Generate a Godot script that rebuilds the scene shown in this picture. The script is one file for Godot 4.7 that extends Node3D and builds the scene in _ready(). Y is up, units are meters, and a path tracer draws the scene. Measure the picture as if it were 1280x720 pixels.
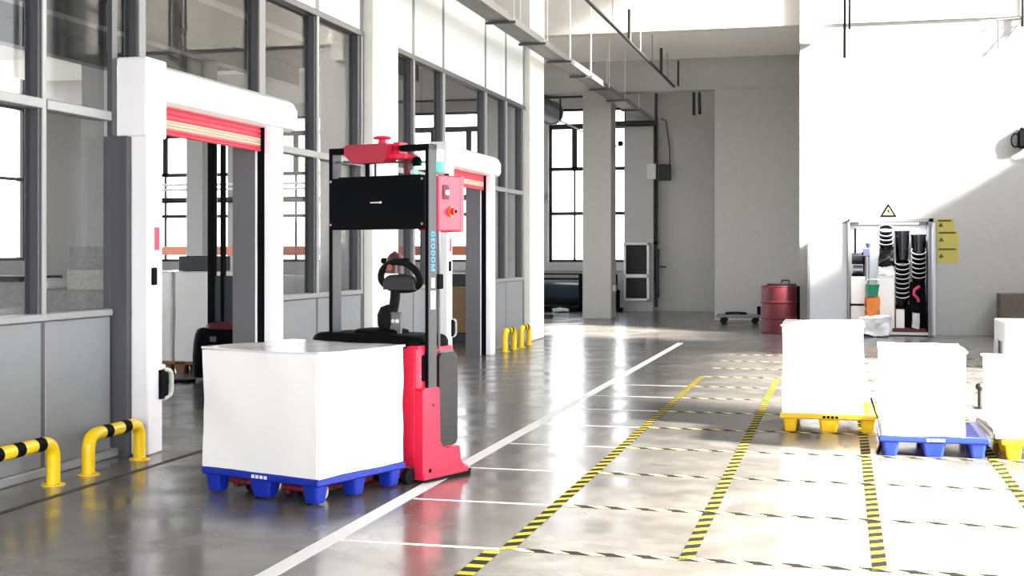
extends Node3D
# World axes: the hall runs along -Z, +X is to the right, the camera stands at the origin 1.5 m above the floor.

# ---------------------------------------------------------------- mesh builder
class Mb:
	var v := PackedVector3Array()
	var n := PackedVector3Array()
	var c := PackedColorArray()
	var col := Color.WHITE
	var xf := Transform3D.IDENTITY

	func tri(a: Vector3, b: Vector3, d: Vector3, na: Vector3, nb: Vector3, nd: Vector3) -> void:
		# a, b, d run counter-clockwise seen from outside; Godot wants clockwise fronts
		v.append(xf * a); v.append(xf * d); v.append(xf * b)
		n.append((xf.basis * na).normalized()); n.append((xf.basis * nd).normalized()); n.append((xf.basis * nb).normalized())
		c.append(col); c.append(col); c.append(col)

	func flat(a: Vector3, b: Vector3, d: Vector3) -> void:
		var m := (b - a).cross(d - a)
		if m.length_squared() < 1e-16:
			return
		m = m.normalized()
		tri(a, b, d, m, m, m)

	func quad(a: Vector3, b: Vector3, d: Vector3, e: Vector3) -> void:
		flat(a, b, d); flat(a, d, e)

	func toward(a: Vector3, b: Vector3, d: Vector3, out: Vector3) -> void:
		if (b - a).cross(d - a).dot(out) < 0.0:
			flat(a, d, b)
		else:
			flat(a, b, d)

	func box(size: Vector3, at := Vector3.ZERO, ch := 0.0) -> Mb:
		var h := size * 0.5
		ch = minf(ch, minf(h.x, minf(h.y, h.z)) * 0.95)
		if ch <= 0.0:
			for ax in 3:
				for s in [-1.0, 1.0]:
					var u := (ax + 1) % 3
					var w := (ax + 2) % 3
					var p := []
					for k in [[-1, -1], [1, -1], [1, 1], [-1, 1]]:
						var q := Vector3.ZERO
						q[ax] = s * h[ax]; q[u] = k[0] * h[u]; q[w] = k[1] * h[w]
						p.append(q + at)
					if s > 0:
						quad(p[0], p[1], p[2], p[3])
					else:
						quad(p[3], p[2], p[1], p[0])
			return self
		var pt := func(sx: float, sy: float, sz: float, ax: int) -> Vector3:
			var q := Vector3(sx * h.x, sy * h.y, sz * h.z)
			for k in 3:
				if k != ax:
					q[k] -= signf(q[k]) * ch
			return q + at
		for ax in 3:
			var u := (ax + 1) % 3
			var w := (ax + 2) % 3
			for s in [-1.0, 1.0]:
				var p := []
				for k in [[-1, -1], [1, -1], [1, 1], [-1, 1]]:
					var g := Vector3.ZERO
					g[ax] = s; g[u] = k[0]; g[w] = k[1]
					p.append(pt.call(g.x, g.y, g.z, ax))
				if s > 0:
					quad(p[0], p[1], p[2], p[3])
				else:
					quad(p[3], p[2], p[1], p[0])
			# the four edges that run along ax
			for k in [[-1, -1], [1, -1], [1, 1], [-1, 1]]:
				var g0 := Vector3.ZERO
				g0[ax] = -1.0; g0[u] = k[0]; g0[w] = k[1]
				var g1 := g0
				g1[ax] = 1.0
				var out := Vector3.ZERO
				out[u] = k[0]; out[w] = k[1]
				var a: Vector3 = pt.call(g0.x, g0.y, g0.z, u)
				var b: Vector3 = pt.call(g1.x, g1.y, g1.z, u)
				var d: Vector3 = pt.call(g1.x, g1.y, g1.z, w)
				var e: Vector3 = pt.call(g0.x, g0.y, g0.z, w)
				toward(a, b, d, out); toward(a, d, e, out)
		for sx in [-1.0, 1.0]:
			for sy in [-1.0, 1.0]:
				for sz in [-1.0, 1.0]:
					toward(pt.call(sx, sy, sz, 0), pt.call(sx, sy, sz, 1), pt.call(sx, sy, sz, 2), Vector3(sx, sy, sz))
		return self

	func span(lo: Vector3, hi: Vector3, ch := 0.0) -> Mb:
		var a := Vector3(minf(lo.x, hi.x), minf(lo.y, hi.y), minf(lo.z, hi.z))
		var b := Vector3(maxf(lo.x, hi.x), maxf(lo.y, hi.y), maxf(lo.z, hi.z))
		return box(b - a, (a + b) * 0.5, ch)

	func cyl(p0: Vector3, p1: Vector3, r0: float, r1 := -1.0, seg := 16, caps := true) -> Mb:
		if r1 < 0.0:
			r1 = r0
		var d := (p1 - p0).normalized()
		var u := d.cross(Vector3.RIGHT if absf(d.x) < 0.9 else Vector3.UP).normalized()
		var w := d.cross(u)
		var sl := (r0 - r1) / maxf((p1 - p0).length(), 1e-6)
		for i in seg:
			var a0 := TAU * i / seg
			var a1 := TAU * (i + 1) / seg
			var e0 := u * cos(a0) + w * sin(a0)
			var e1 := u * cos(a1) + w * sin(a1)
			var n0 := (e0 + d * sl).normalized()
			var n1 := (e1 + d * sl).normalized()
			tri(p0 + e0 * r0, p0 + e1 * r0, p1 + e1 * r1, n0, n1, n1)
			tri(p0 + e0 * r0, p1 + e1 * r1, p1 + e0 * r1, n0, n1, n0)
			if caps:
				if r1 > 0.0:
					tri(p1, p1 + e0 * r1, p1 + e1 * r1, d, d, d)
				if r0 > 0.0:
					tri(p0, p0 + e1 * r0, p0 + e0 * r0, -d, -d, -d)
		return self

	func tube(pts: Array, r: float, seg := 10, closed := false) -> Mb:
		var rings := []
		var m := pts.size()
		var u := Vector3.ZERO
		for i in m:
			var a: Vector3 = pts[(i - 1 + m) % m] if (i > 0 or closed) else pts[i]
			var b: Vector3 = pts[(i + 1) % m] if (i < m - 1 or closed) else pts[i]
			var d := (b - a).normalized()
			if u == Vector3.ZERO:
				u = d.cross(Vector3.RIGHT if absf(d.x) < 0.9 else Vector3.UP).normalized()
			u = (u - d * u.dot(d)).normalized()
			var w := d.cross(u)
			var ring := []
			for k in seg:
				var t := TAU * k / seg
				ring.append(u * cos(t) + w * sin(t))
			rings.append(ring)
		var last := m if closed else m - 1
		for i in last:
			var j := (i + 1) % m
			for k in seg:
				var l := (k + 1) % seg
				var a: Vector3 = pts[i] + rings[i][k] * r
				var b: Vector3 = pts[i] + rings[i][l] * r
				var d: Vector3 = pts[j] + rings[j][l] * r
				var e: Vector3 = pts[j] + rings[j][k] * r
				tri(a, b, d, rings[i][k], rings[i][l], rings[j][l])
				tri(a, d, e, rings[i][k], rings[j][l], rings[j][k])
		if not closed:
			for k in seg:
				var l := (k + 1) % seg
				flat(pts[0], pts[0] + rings[0][l] * r, pts[0] + rings[0][k] * r)
				flat(pts[m - 1], pts[m - 1] + rings[m - 1][k] * r, pts[m - 1] + rings[m - 1][l] * r)
		return self

	func lathe(prof: Array, seg := 24, at := Vector3.ZERO) -> Mb:
		# prof: Vector2(radius, height), from the bottom up along the outside
		for i in prof.size() - 1:
			var p: Vector2 = prof[i]
			var q: Vector2 = prof[i + 1]
			if p.distance_to(q) < 1e-6:
				continue
			var t := (q - p).normalized()
			var nr := Vector2(t.y, -t.x)
			for k in seg:
				var a0 := TAU * k / seg
				var a1 := TAU * (k + 1) / seg
				var e0 := Vector3(cos(a0), 0, -sin(a0))
				var e1 := Vector3(cos(a1), 0, -sin(a1))
				var n0 := e0 * nr.x + Vector3.UP * nr.y
				var n1 := e1 * nr.x + Vector3.UP * nr.y
				var a := at + e0 * p.x + Vector3.UP * p.y
				var b := at + e1 * p.x + Vector3.UP * p.y
				var d := at + e1 * q.x + Vector3.UP * q.y
				var e := at + e0 * q.x + Vector3.UP * q.y
				if p.x > 1e-6:
					tri(a, b, d, n0, n1, n1)
				if q.x > 1e-6:
					tri(a, d, e, n0, n1, n0)
		return self

	func prism(poly: PackedVector2Array, z0: float, z1: float) -> Mb:
		# the outline in local XY, pulled from z0 to z1
		var pl := poly.duplicate()
		if Geometry2D.is_polygon_clockwise(pl):
			pl.reverse()
		var ix := Geometry2D.triangulate_polygon(pl)
		for i in range(0, ix.size(), 3):
			var a := pl[ix[i]]
			var b := pl[ix[i + 1]]
			var d := pl[ix[i + 2]]
			toward(Vector3(a.x, a.y, z1), Vector3(b.x, b.y, z1), Vector3(d.x, d.y, z1), Vector3(0, 0, 1))
			toward(Vector3(a.x, a.y, z0), Vector3(b.x, b.y, z0), Vector3(d.x, d.y, z0), Vector3(0, 0, -1))
		for i in pl.size():
			var a := pl[i]
			var b := pl[(i + 1) % pl.size()]
			quad(Vector3(a.x, a.y, z0), Vector3(b.x, b.y, z0), Vector3(b.x, b.y, z1), Vector3(a.x, a.y, z1))
		return self

	func soft_box(lo: Vector3, hi: Vector3, div: int, amp: float, noise: FastNoiseLite, off := Vector3.ZERO) -> Mb:
		# a box of many small faces pushed about by noise, for wrapped goods, bags and rags
		var size := hi - lo
		var mid := (lo + hi) * 0.5
		var bend := func(p: Vector3) -> Vector3:
			var q := (p + off) * 6.0
			var d := Vector3(noise.get_noise_3d(q.x, q.y, q.z), noise.get_noise_3d(q.x + 31.0, q.y, q.z), noise.get_noise_3d(q.x, q.y + 57.0, q.z))
			return p + d * amp
		for ax in 3:
			var u := (ax + 1) % 3
			var w := (ax + 2) % 3
			for s in [-1.0, 1.0]:
				var g := []
				for i in div + 1:
					var row := []
					for j in div + 1:
						var p := Vector3.ZERO
						p[ax] = mid[ax] + s * size[ax] * 0.5
						p[u] = lo[u] + size[u] * i / div
						p[w] = lo[w] + size[w] * j / div
						row.append(bend.call(p))
					g.append(row)
				var nm := []
				for i in div + 1:
					var row := []
					for j in div + 1:
						var du: Vector3 = g[mini(i + 1, div)][j] - g[maxi(i - 1, 0)][j]
						var dw: Vector3 = g[i][mini(j + 1, div)] - g[i][maxi(j - 1, 0)]
						row.append(du.cross(dw).normalized() * s)
					nm.append(row)
				for i in div:
					for j in div:
						if s > 0:
							tri(g[i][j], g[i + 1][j], g[i + 1][j + 1], nm[i][j], nm[i + 1][j], nm[i + 1][j + 1])
							tri(g[i][j], g[i + 1][j + 1], g[i][j + 1], nm[i][j], nm[i + 1][j + 1], nm[i][j + 1])
						else:
							tri(g[i][j], g[i + 1][j + 1], g[i + 1][j], nm[i][j], nm[i + 1][j + 1], nm[i + 1][j])
							tri(g[i][j], g[i][j + 1], g[i + 1][j + 1], nm[i][j], nm[i][j + 1], nm[i + 1][j + 1])
		return self

	func mesh() -> ArrayMesh:
		var arr := []
		arr.resize(Mesh.ARRAY_MAX)
		arr[Mesh.ARRAY_VERTEX] = v
		arr[Mesh.ARRAY_NORMAL] = n
		arr[Mesh.ARRAY_COLOR] = c
		var am := ArrayMesh.new()
		am.add_surface_from_arrays(Mesh.PRIMITIVE_TRIANGLES, arr)
		return am

# ---------------------------------------------------------------- scene helpers
var used := {}
var M := {}
var noise := FastNoiseLite.new()

func numbered(called: String) -> String:
	var k: int = used.get(called, 0)
	used[called] = k + 1
	return called if k == 0 else "%s_%03d" % [called, k]

func thing(called: String, label: String, category: String, at := Vector3.ZERO, turn := 0.0, group := "") -> Node3D:
	var o := Node3D.new()
	o.name = numbered(called)
	add_child(o)
	o.position = at
	o.rotation.y = turn
	o.set_meta("label", label)
	o.set_meta("category", category)
	if group:
		o.set_meta("group", group)
	return o

func part(parent: Node, called: String, mb: Mb, mat: Material, label := "") -> MeshInstance3D:
	var o := MeshInstance3D.new()
	o.name = called
	o.mesh = mb.mesh()
	o.material_override = mat
	parent.add_child(o, true)
	if label:
		o.set_meta("label", label)
	return o

func solo(called: String, mb: Mb, mat: Material, label: String, category: String, group := "", at := Vector3.ZERO, turn := 0.0) -> MeshInstance3D:
	var o := part(self, numbered(called), mb, mat)
	o.position = at
	o.rotation.y = turn
	o.set_meta("label", label)
	o.set_meta("category", category)
	if group:
		o.set_meta("group", group)
	return o

func setting(called: String, label := "") -> Node3D:
	var o := Node3D.new()
	o.name = called
	add_child(o)
	o.set_meta("kind", "structure")
	if label:
		o.set_meta("label", label)
	return o

func slab(called: String, mb: Mb, mat: Material, label := "") -> MeshInstance3D:
	var o := part(self, called, mb, mat)
	o.set_meta("kind", "structure")
	if label:
		o.set_meta("label", label)
	return o

func again(o: Node3D, label: String, at: Vector3, turn := 0.0, group := "") -> Node3D:
	var r: Node3D = o.duplicate()
	r.name = numbered(String(o.name).rstrip("0123456789").trim_suffix("_"))
	add_child(r)
	r.position = at
	r.rotation.y = turn
	r.set_meta("label", label)
	if group:
		r.set_meta("group", group)
	return r

func paint(col: Color, rough := 0.6, metal := 0.0, grain := 0.0, scale := 3.0) -> StandardMaterial3D:
	var m := StandardMaterial3D.new()
	m.albedo_color = col
	m.roughness = rough
	m.metallic = metal
	if grain > 0.0:
		m.albedo_texture = speckle(1.0 - grain, 1.0, 0.02, int(scale * 100.0))
		m.uv1_triplanar = true
		m.uv1_world_triplanar = true
		m.uv1_scale = Vector3.ONE / scale
	return m

var speckles := {}
func speckle(lo: float, hi: float, freq: float, seed_no: int) -> NoiseTexture2D:
	var key := "%.2f %.2f %.3f %d" % [lo, hi, freq, seed_no]
	if speckles.has(key):
		return speckles[key]
	var f := FastNoiseLite.new()
	f.seed = seed_no
	f.frequency = freq
	f.fractal_octaves = 5
	var g := Gradient.new()
	g.set_color(0, Color(lo, lo, lo)); g.set_color(1, Color(hi, hi, hi))
	g.set_offset(0, 0.25); g.set_offset(1, 0.75)
	var t := NoiseTexture2D.new()
	t.width = 512; t.height = 512
	t.seamless = true
	t.noise = f
	t.color_ramp = g
	speckles[key] = t
	return t

func rounded(pts: Array, r: float, steps := 5) -> Array:
	# a polyline with its inner corners rounded
	var out := [pts[0]]
	for i in range(1, pts.size() - 1):
		var p: Vector3 = pts[i]
		var a: Vector3 = (pts[i - 1] - p).normalized()
		var b: Vector3 = (pts[i + 1] - p).normalized()
		var p0 := p + a * r
		var p1 := p + b * r
		for k in steps + 1:
			var t := float(k) / steps
			out.append(p0.lerp(p, t).lerp(p.lerp(p1, t), t))
	out.append(pts[-1])
	return out

func round_rect(x0: float, y0: float, x1: float, y1: float, r: float, steps := 4) -> PackedVector2Array:
	var out := PackedVector2Array()
	for k in [[x1 - r, y1 - r, 0.0], [x0 + r, y1 - r, PI / 2], [x0 + r, y0 + r, PI], [x1 - r, y0 + r, PI * 1.5]]:
		for i in steps + 1:
			var t: float = k[2] + PI / 2 * i / steps
			out.append(Vector2(k[0] + cos(t) * r, k[1] + sin(t) * r))
	return out

func text_mesh(txt: String, height: float, depth: float) -> TextMesh:
	var t := TextMesh.new()
	var f := SystemFont.new()
	f.font_names = PackedStringArray(["Droid Sans"])
	f.font_weight = 700
	t.font = f
	t.text = txt
	t.font_size = 64
	t.pixel_size = height / 46.0
	t.depth = depth
	return t

# ---------------------------------------------------------------- the place
func _ready() -> void:
	light_and_camera()
	materials()
	shell()
	partition()
	floor_marks()
	overhead()
	back_corner()
	steel_cabinet()
	pallets_and_loads()
	stacker()
	guard_rails()
	store_room()

func light_and_camera() -> void:
	var cam := Camera3D.new()
	cam.name = "camera"
	cam.position = Vector3(0, 1.5, 0)
	cam.rotation.y = deg_to_rad(14.0)
	cam.projection = Camera3D.PROJECTION_FRUSTUM
	cam.keep_aspect = Camera3D.KEEP_HEIGHT
	cam.near = 0.1
	cam.far = 200.0
	cam.size = 0.1 * 720.0 / 1650.0
	cam.frustum_offset = Vector2(0, -44.0 / 1650.0 * 0.1)
	add_child(cam)
	cam.make_current()

	var env := Environment.new()
	env.background_mode = Environment.BG_SKY
	var sm := ProceduralSkyMaterial.new()
	sm.sky_top_color = Color(0.93, 0.96, 1.0)
	sm.sky_horizon_color = Color(1, 1, 1)
	sm.ground_bottom_color = Color(0.62, 0.61, 0.6)
	sm.ground_horizon_color = Color(0.8, 0.8, 0.8)
	sm.sky_energy_multiplier = 1.0
	sm.ground_energy_multiplier = 1.0
	var sky := Sky.new()
	sky.sky_material = sm
	env.sky = sky
	env.ambient_light_source = Environment.AMBIENT_SOURCE_SKY
	env.tonemap_mode = Environment.TONE_MAPPER_LINEAR
	env.tonemap_exposure = 14.0
	env.sdfgi_enabled = true
	env.ssao_enabled = true
	env.ssil_enabled = true
	var we := WorldEnvironment.new()
	we.name = "sky"
	we.environment = env
	add_child(we)

	# hazy sun through the windows of the right-hand wall
	var sun := DirectionalLight3D.new()
	sun.name = "sun"
	sun.light_color = Color(1.0, 0.97, 0.92)
	sun.light_energy = 2.0
	sun.light_angular_distance = 7.0
	sun.shadow_enabled = true
	add_child(sun)
	sun.look_at_from_position(Vector3.ZERO, Vector3(-0.82, -0.46, -0.30), Vector3.UP)

func materials() -> void:
	noise.seed = 7
	noise.frequency = 0.35
	noise.fractal_octaves = 3
	M.wall = paint(Color(0.665, 0.66, 0.65), 0.85, 0.0, 0.015, 2.0)
	M.ceiling = paint(Color(0.88, 0.87, 0.845), 0.9, 0.0, 0.02, 3.0)
	M.dark_ceiling = paint(Color(0.36, 0.36, 0.37), 0.8, 0.0, 0.1, 3.0)
	M.pier = paint(Color(0.93, 0.93, 0.91), 0.7, 0.0, 0.015, 2.0)
	M.locker = paint(Color(0.72, 0.725, 0.74), 0.4)
	M.panel = paint(Color(0.51, 0.515, 0.525), 0.42, 0.0, 0.015, 1.5)
	M.white_panel = paint(Color(0.83, 0.85, 0.845), 0.35)
	M.alu = paint(Color(0.60, 0.605, 0.61), 0.4, 0.3)
	M.frame = paint(Color(0.30, 0.30, 0.315), 0.4, 0.2)
	M.post = paint(Color(0.235, 0.237, 0.25), 0.45)
	M.black_frame = paint(Color(0.07, 0.07, 0.08), 0.5)
	M.enamel = paint(Color(0.93, 0.925, 0.935), 0.28)
	M.curtain_red = paint(Color(0.86, 0.25, 0.34), 0.5)
	M.curtain_cream = paint(Color(0.78, 0.74, 0.66), 0.55)
	M.black = paint(Color(0.04, 0.042, 0.055), 0.6)
	M.black.metallic_specular = 0.15
	M.black_gloss = paint(Color(0.03, 0.03, 0.04), 0.2)
	M.rubber = paint(Color(0.045, 0.045, 0.05), 0.75)
	M.rubber.metallic_specular = 0.3
	M.dark_grey = paint(Color(0.115, 0.118, 0.127), 0.5)
	M.mid_grey = paint(Color(0.42, 0.42, 0.43), 0.4, 0.2)
	M.red = paint(Color(0.88, 0.12, 0.27), 0.35)
	M.crimson = paint(Color(0.66, 0.07, 0.2), 0.45)
	M.deep_red = paint(Color(0.36, 0.055, 0.115), 0.55)
	M.yellow = paint(Color(0.97, 0.8, 0.03), 0.35)
	M.plastic_yellow = paint(Color(0.95, 0.76, 0.05), 0.45)
	M.plastic_blue = paint(Color(0.06, 0.17, 0.62), 0.4)
	M.white_mark = paint(Color(0.92, 0.92, 0.92), 0.6)
	M.wrap = paint(Color(0.95, 0.935, 0.92), 0.33)
	M.film = paint(Color(0.86, 0.855, 0.86), 0.18)
	M.carton_grey = paint(Color(0.66, 0.655, 0.64), 0.8, 0.0, 0.08, 0.7)
	M.carton_pale = paint(Color(0.8, 0.795, 0.77), 0.8, 0.0, 0.08, 0.7)
	M.carton = paint(Color(0.55, 0.43, 0.3), 0.8, 0.0, 0.1, 0.6)
	M.carton_brown = paint(Color(0.4, 0.35, 0.33), 0.8, 0.0, 0.1, 0.6)
	M.orange = paint(Color(0.62, 0.34, 0.23), 0.5)
	M.steel = paint(Color(0.6, 0.6, 0.61), 0.35, 0.7)
	M.galv = paint(Color(0.48, 0.475, 0.47), 0.5, 0.3)
	M.blue_letter = paint(Color(0.25, 0.62, 0.9), 0.5)
	M.teal_steel = paint(Color(0.16, 0.2, 0.24), 0.3, 0.5)
	M.green_plastic = paint(Color(0.12, 0.5, 0.36), 0.4)
	M.sign_yellow = paint(Color(0.68, 0.63, 0.28), 0.6)
	M.orange_cloth = paint(Color(0.85, 0.5, 0.24), 0.8)
	M.pink = paint(Color(0.85, 0.25, 0.38), 0.6)

	var gl := StandardMaterial3D.new()
	gl.transparency = BaseMaterial3D.TRANSPARENCY_ALPHA
	gl.albedo_color = Color(0.12, 0.13, 0.135, 0.25)
	gl.roughness = 0.02
	gl.metallic_specular = 0.22
	M.glass = gl

	# polished concrete: fine speckle, coarse clouds and scuffs on top of each other
	var fl := StandardMaterial3D.new()
	fl.albedo_color = Color(0.435, 0.425, 0.415)
	fl.albedo_texture = speckle(0.88, 1.0, 0.006, 21)
	fl.detail_enabled = true
	fl.detail_blend_mode = BaseMaterial3D.BLEND_MODE_MUL
	fl.detail_albedo = speckle(0.88, 1.0, 0.03, 22)
	fl.detail_uv_layer = BaseMaterial3D.DETAIL_UV_1
	fl.uv1_triplanar = true
	fl.uv1_world_triplanar = true
	fl.uv1_scale = Vector3.ONE / 4.0
	fl.roughness = 0.27
	fl.roughness_texture = speckle(0.6, 1.0, 0.012, 23)
	fl.metallic_specular = 0.5
	M.floor = fl

	var tp := StandardMaterial3D.new()
	tp.vertex_color_use_as_albedo = true
	tp.roughness = 0.8
	tp.metallic_specular = 0.2
	M.tape = tp

# ---------------------------------------------------------------- building shell
func shell() -> void:
	slab("floor", Mb.new().span(Vector3(-20.4, -0.3, -34.4), Vector3(6.0, 0, 12.4)), M.floor, "polished grey concrete floor")
	slab("ceiling", Mb.new().span(Vector3(-20.4, 11.6, -25.6), Vector3(6.0, 11.9, 12.4)), M.ceiling, "hall ceiling")
	# mezzanine over the recess at the end of the hall
	slab("trim_1", Mb.new().span(Vector3(-20.0, 5.76, -25.6), Vector3(5.6, 11.6, -25.25)), M.ceiling, "deep pale beam over the recess")
	slab("trim_2", Mb.new().span(Vector3(-20.0, 5.86, -34.0), Vector3(5.6, 6.1, -25.6)), M.pier, "underside of the slab above the recess")
	slab("trim_3", Mb.new().span(Vector3(-20.0, 5.15, -30.1), Vector3(-0.752, 5.86, -29.69)), M.wall, "grey beam across the recess")
	slab("trim_4", Mb.new().span(Vector3(-0.75, 5.40, -25.3), Vector3(-0.5, 11.6, -25.12), 0.01), M.ceiling, "short pale corbel at the corner of the recess")
	# end wall to the right of the recess, and the block standing in the recess
	slab("wall_back", Mb.new().span(Vector3(-0.75, 0, -29.7), Vector3(6.0, 5.76, -25.3)), M.wall, "white end wall behind the steel cabinet")
	slab("wall_recess", Mb.new().span(Vector3(-2.74, 0, -34.0), Vector3(-0.75, 5.15, -29.7)), M.wall, "grey wall standing forward in the recess")
	# outer wall at the far end: window openings between piers
	var far := setting("wall_far", "far outer wall with tall windows")
	var wins := [[-19.4, -16.7], [-15.4, -12.7], [-11.4, -8.7], [-7.5, -5.43]]
	part(far, "sill_wall", Mb.new().span(Vector3(-20.0, 0, -34.4), Vector3(-0.7, 1.25, -34.0)), M.wall)
	part(far, "head_wall", Mb.new().span(Vector3(-20.0, 5.3, -34.4), Vector3(-0.7, 6.1, -34.0)), M.wall)
	var x := -20.0
	for w in wins:
		part(far, "wall_pier", Mb.new().span(Vector3(x, 1.25, -34.4), Vector3(w[0], 5.3, -34.0)), M.wall)
		x = w[1]
	part(far, "wall_pier", Mb.new().span(Vector3(x, 1.25, -34.4), Vector3(-0.7, 5.3, -34.0)), M.wall)
	part(far, "window_sill", Mb.new().span(Vector3(-12.0, 1.02, -34.0), Vector3(-5.43, 1.25, -33.9), 0.01), M.wall)
	part(far, "pilaster", Mb.new().span(Vector3(-5.43, 0, -34.0), Vector3(-4.68, 4.85, -33.75)), M.wall)
	var k := 1
	for w in wins:
		window_z("window_%d" % k, w[0], w[1], 1.25, 5.3, -34.2)
		k += 1
	# left outer wall
	var left := setting("wall_far_left", "left outer wall of the store room")
	part(left, "sill_wall", Mb.new().span(Vector3(-20.4, 0, -34.4), Vector3(-20.0, 1.3, 12.4)), M.wall)
	part(left, "head_wall", Mb.new().span(Vector3(-20.4, 6.9, -34.4), Vector3(-20.0, 11.9, 12.4)), M.wall)
	var lw := [[-29.6, -21.0], [-18.0, -10.0], [-7.0, 1.0]]
	var z := -34.4
	for w in lw:
		part(left, "wall_pier", Mb.new().span(Vector3(-20.4, 1.3, z), Vector3(-20.0, 6.9, w[0])), M.wall)
		z = w[1]
	part(left, "wall_pier", Mb.new().span(Vector3(-20.4, 1.3, z), Vector3(-20.0, 6.9, 12.4)), M.wall)
	for w in lw:
		window_x("window_%d" % k, w[0], w[1], 1.3, 6.9, -20.2)
		k += 1
	# right outer wall with its wide bays of glass, outside the frame
	var right := setting("wall_right", "right outer wall with wide window bays")
	var rw := [[-25.1, -19.6, 4.7, 11.4], [-17.4, -10.6, 1.2, 4.1], [-9.8, -3.0, 1.2, 4.1], [-2.2, 4.6, 1.2, 4.1], [5.4, 11.8, 1.2, 4.1]]
	z = -25.3
	for w in rw:
		part(right, "wall_pier", Mb.new().span(Vector3(5.6, 0, z), Vector3(6.0, 11.9, w[0])), M.wall)
		part(right, "sill_wall", Mb.new().span(Vector3(5.6, 0, w[0]), Vector3(6.0, w[2], w[1])), M.wall)
		part(right, "head_wall", Mb.new().span(Vector3(5.6, w[3], w[0]), Vector3(6.0, 11.9, w[1])), M.wall)
		z = w[1]
	part(right, "wall_pier", Mb.new().span(Vector3(5.6, 0, z), Vector3(6.0, 11.9, 12.4)), M.wall)
	for w in rw:
		window_x("window_%d" % k, w[0], w[1], w[2], w[3], 5.8)
		k += 1
	# front wall behind the camera with a tall open gateway
	var front := setting("wall_front", "wall behind the viewer with a wide open gateway")
	part(front, "wall_pier", Mb.new().span(Vector3(-20.4, 0, 12.0), Vector3(-5.0, 11.9, 12.4)), M.wall)
	part(front, "wall_pier", Mb.new().span(Vector3(4.6, 0, 12.0), Vector3(6.0, 11.9, 12.4)), M.wall)
	part(front, "head_wall", Mb.new().span(Vector3(-5.0, 6.6, 12.0), Vector3(4.6, 11.9, 12.4)), M.wall)
	# columns
	slab("pillar", Mb.new().span(Vector3(-5.75, 0, -14.88), Vector3(-5.1, 11.6, -14.02), 0.012), M.pier, "white pillar between the two roller doors")
	slab("pillar_001", Mb.new().span(Vector3(-5.9, 0, -22.8), Vector3(-5.1, 11.6, -21.75), 0.012), M.pier, "white pillar at the end of the glazed partition")
	slab("pillar_002", Mb.new().span(Vector3(-5.72, 0, -30.25), Vector3(-5.06, 5.15, -29.6), 0.012), M.wall, "pale grey pillar in the recess")
	slab("pillar_003", Mb.new().span(Vector3(-14.1, 0, -23.1), Vector3(-13.45, 11.6, -22.5), 0.012), M.wall, "pale pillar inside the store room")
	slab("pillar_004", Mb.new().span(Vector3(-11.9, 0, -23.1), Vector3(-11.55, 5.15, -22.5), 0.012), M.wall, "grey pillar seen through the near roller door")
	# roof of the glazed store room
	slab("trim_5", Mb.new().span(Vector3(-13.5, 5.18, -24.5), Vector3(-5.3, 5.4, 8.0)), M.dark_ceiling, "dark roof of the glazed store room")
	for q in [-12.9, -10.6, -8.1]:
		slab("trim_%d" % (6 + int((q + 13.0) / 2.2)), Mb.new().span(Vector3(q - 0.12, 4.82, -24.5), Vector3(q + 0.12, 5.18, 8.0)), M.mid_grey, "beam under the store room roof")

func window_z(called: String, x0: float, x1: float, y0: float, y1: float, z: float) -> void:
	var w := setting(called, "tall window with dark bars in the far wall")
	var f := 0.07
	part(w, "frame", Mb.new().span(Vector3(x0, y0, z - 0.04), Vector3(x0 + f, y1, z + 0.04)), M.black_frame)
	part(w, "frame", Mb.new().span(Vector3(x1 - f, y0, z - 0.04), Vector3(x1, y1, z + 0.04)), M.black_frame)
	part(w, "frame", Mb.new().span(Vector3(x0, y0, z - 0.04), Vector3(x1, y0 + f, z + 0.04)), M.black_frame)
	part(w, "frame", Mb.new().span(Vector3(x0, y1 - f, z - 0.04), Vector3(x1, y1, z + 0.04)), M.black_frame)
	for h in [[2.49, 2.58], [3.66, 3.76], [4.76, 4.9]]:
		part(w, "crossbar", Mb.new().span(Vector3(x0, h[0], z - 0.045), Vector3(x1, h[1], z + 0.045)), M.black_frame)
	var m := x0 + 0.68
	while m < x1 - 0.3:
		part(w, "upper_bar", Mb.new().span(Vector3(m - 0.07, 3.7, z - 0.045), Vector3(m + 0.07, 4.8, z + 0.045)), M.black_frame)
		part(w, "lower_bar", Mb.new().span(Vector3(m - 0.025, y0, z - 0.04), Vector3(m + 0.025, 3.7, z + 0.04)), M.black_frame)
		m += 1.0
	part(w, "pane", Mb.new().span(Vector3(x0 + f, y0 + f, z - 0.006), Vector3(x1 - f, y1 - f, z + 0.006)), M.glass)

func window_x(called: String, z0: float, z1: float, y0: float, y1: float, x: float) -> void:
	var w := setting(called, "wide window bay with slim dark bars")
	var f := 0.08
	for y in [y0, y0 + (y1 - y0) * 0.36, y0 + (y1 - y0) * 0.68, y1 - f]:
		part(w, "crossbar", Mb.new().span(Vector3(x - 0.04, y, z0), Vector3(x + 0.04, y + f, z1)), M.black_frame)
	var cells := int(round((z1 - z0) / 1.5))
	for i in cells + 1:
		var zz := lerpf(z0, z1 - f, float(i) / cells)
		part(w, "upright_bar", Mb.new().span(Vector3(x - 0.04, y0, zz), Vector3(x + 0.04, y1, zz + f)), M.black_frame)

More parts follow.
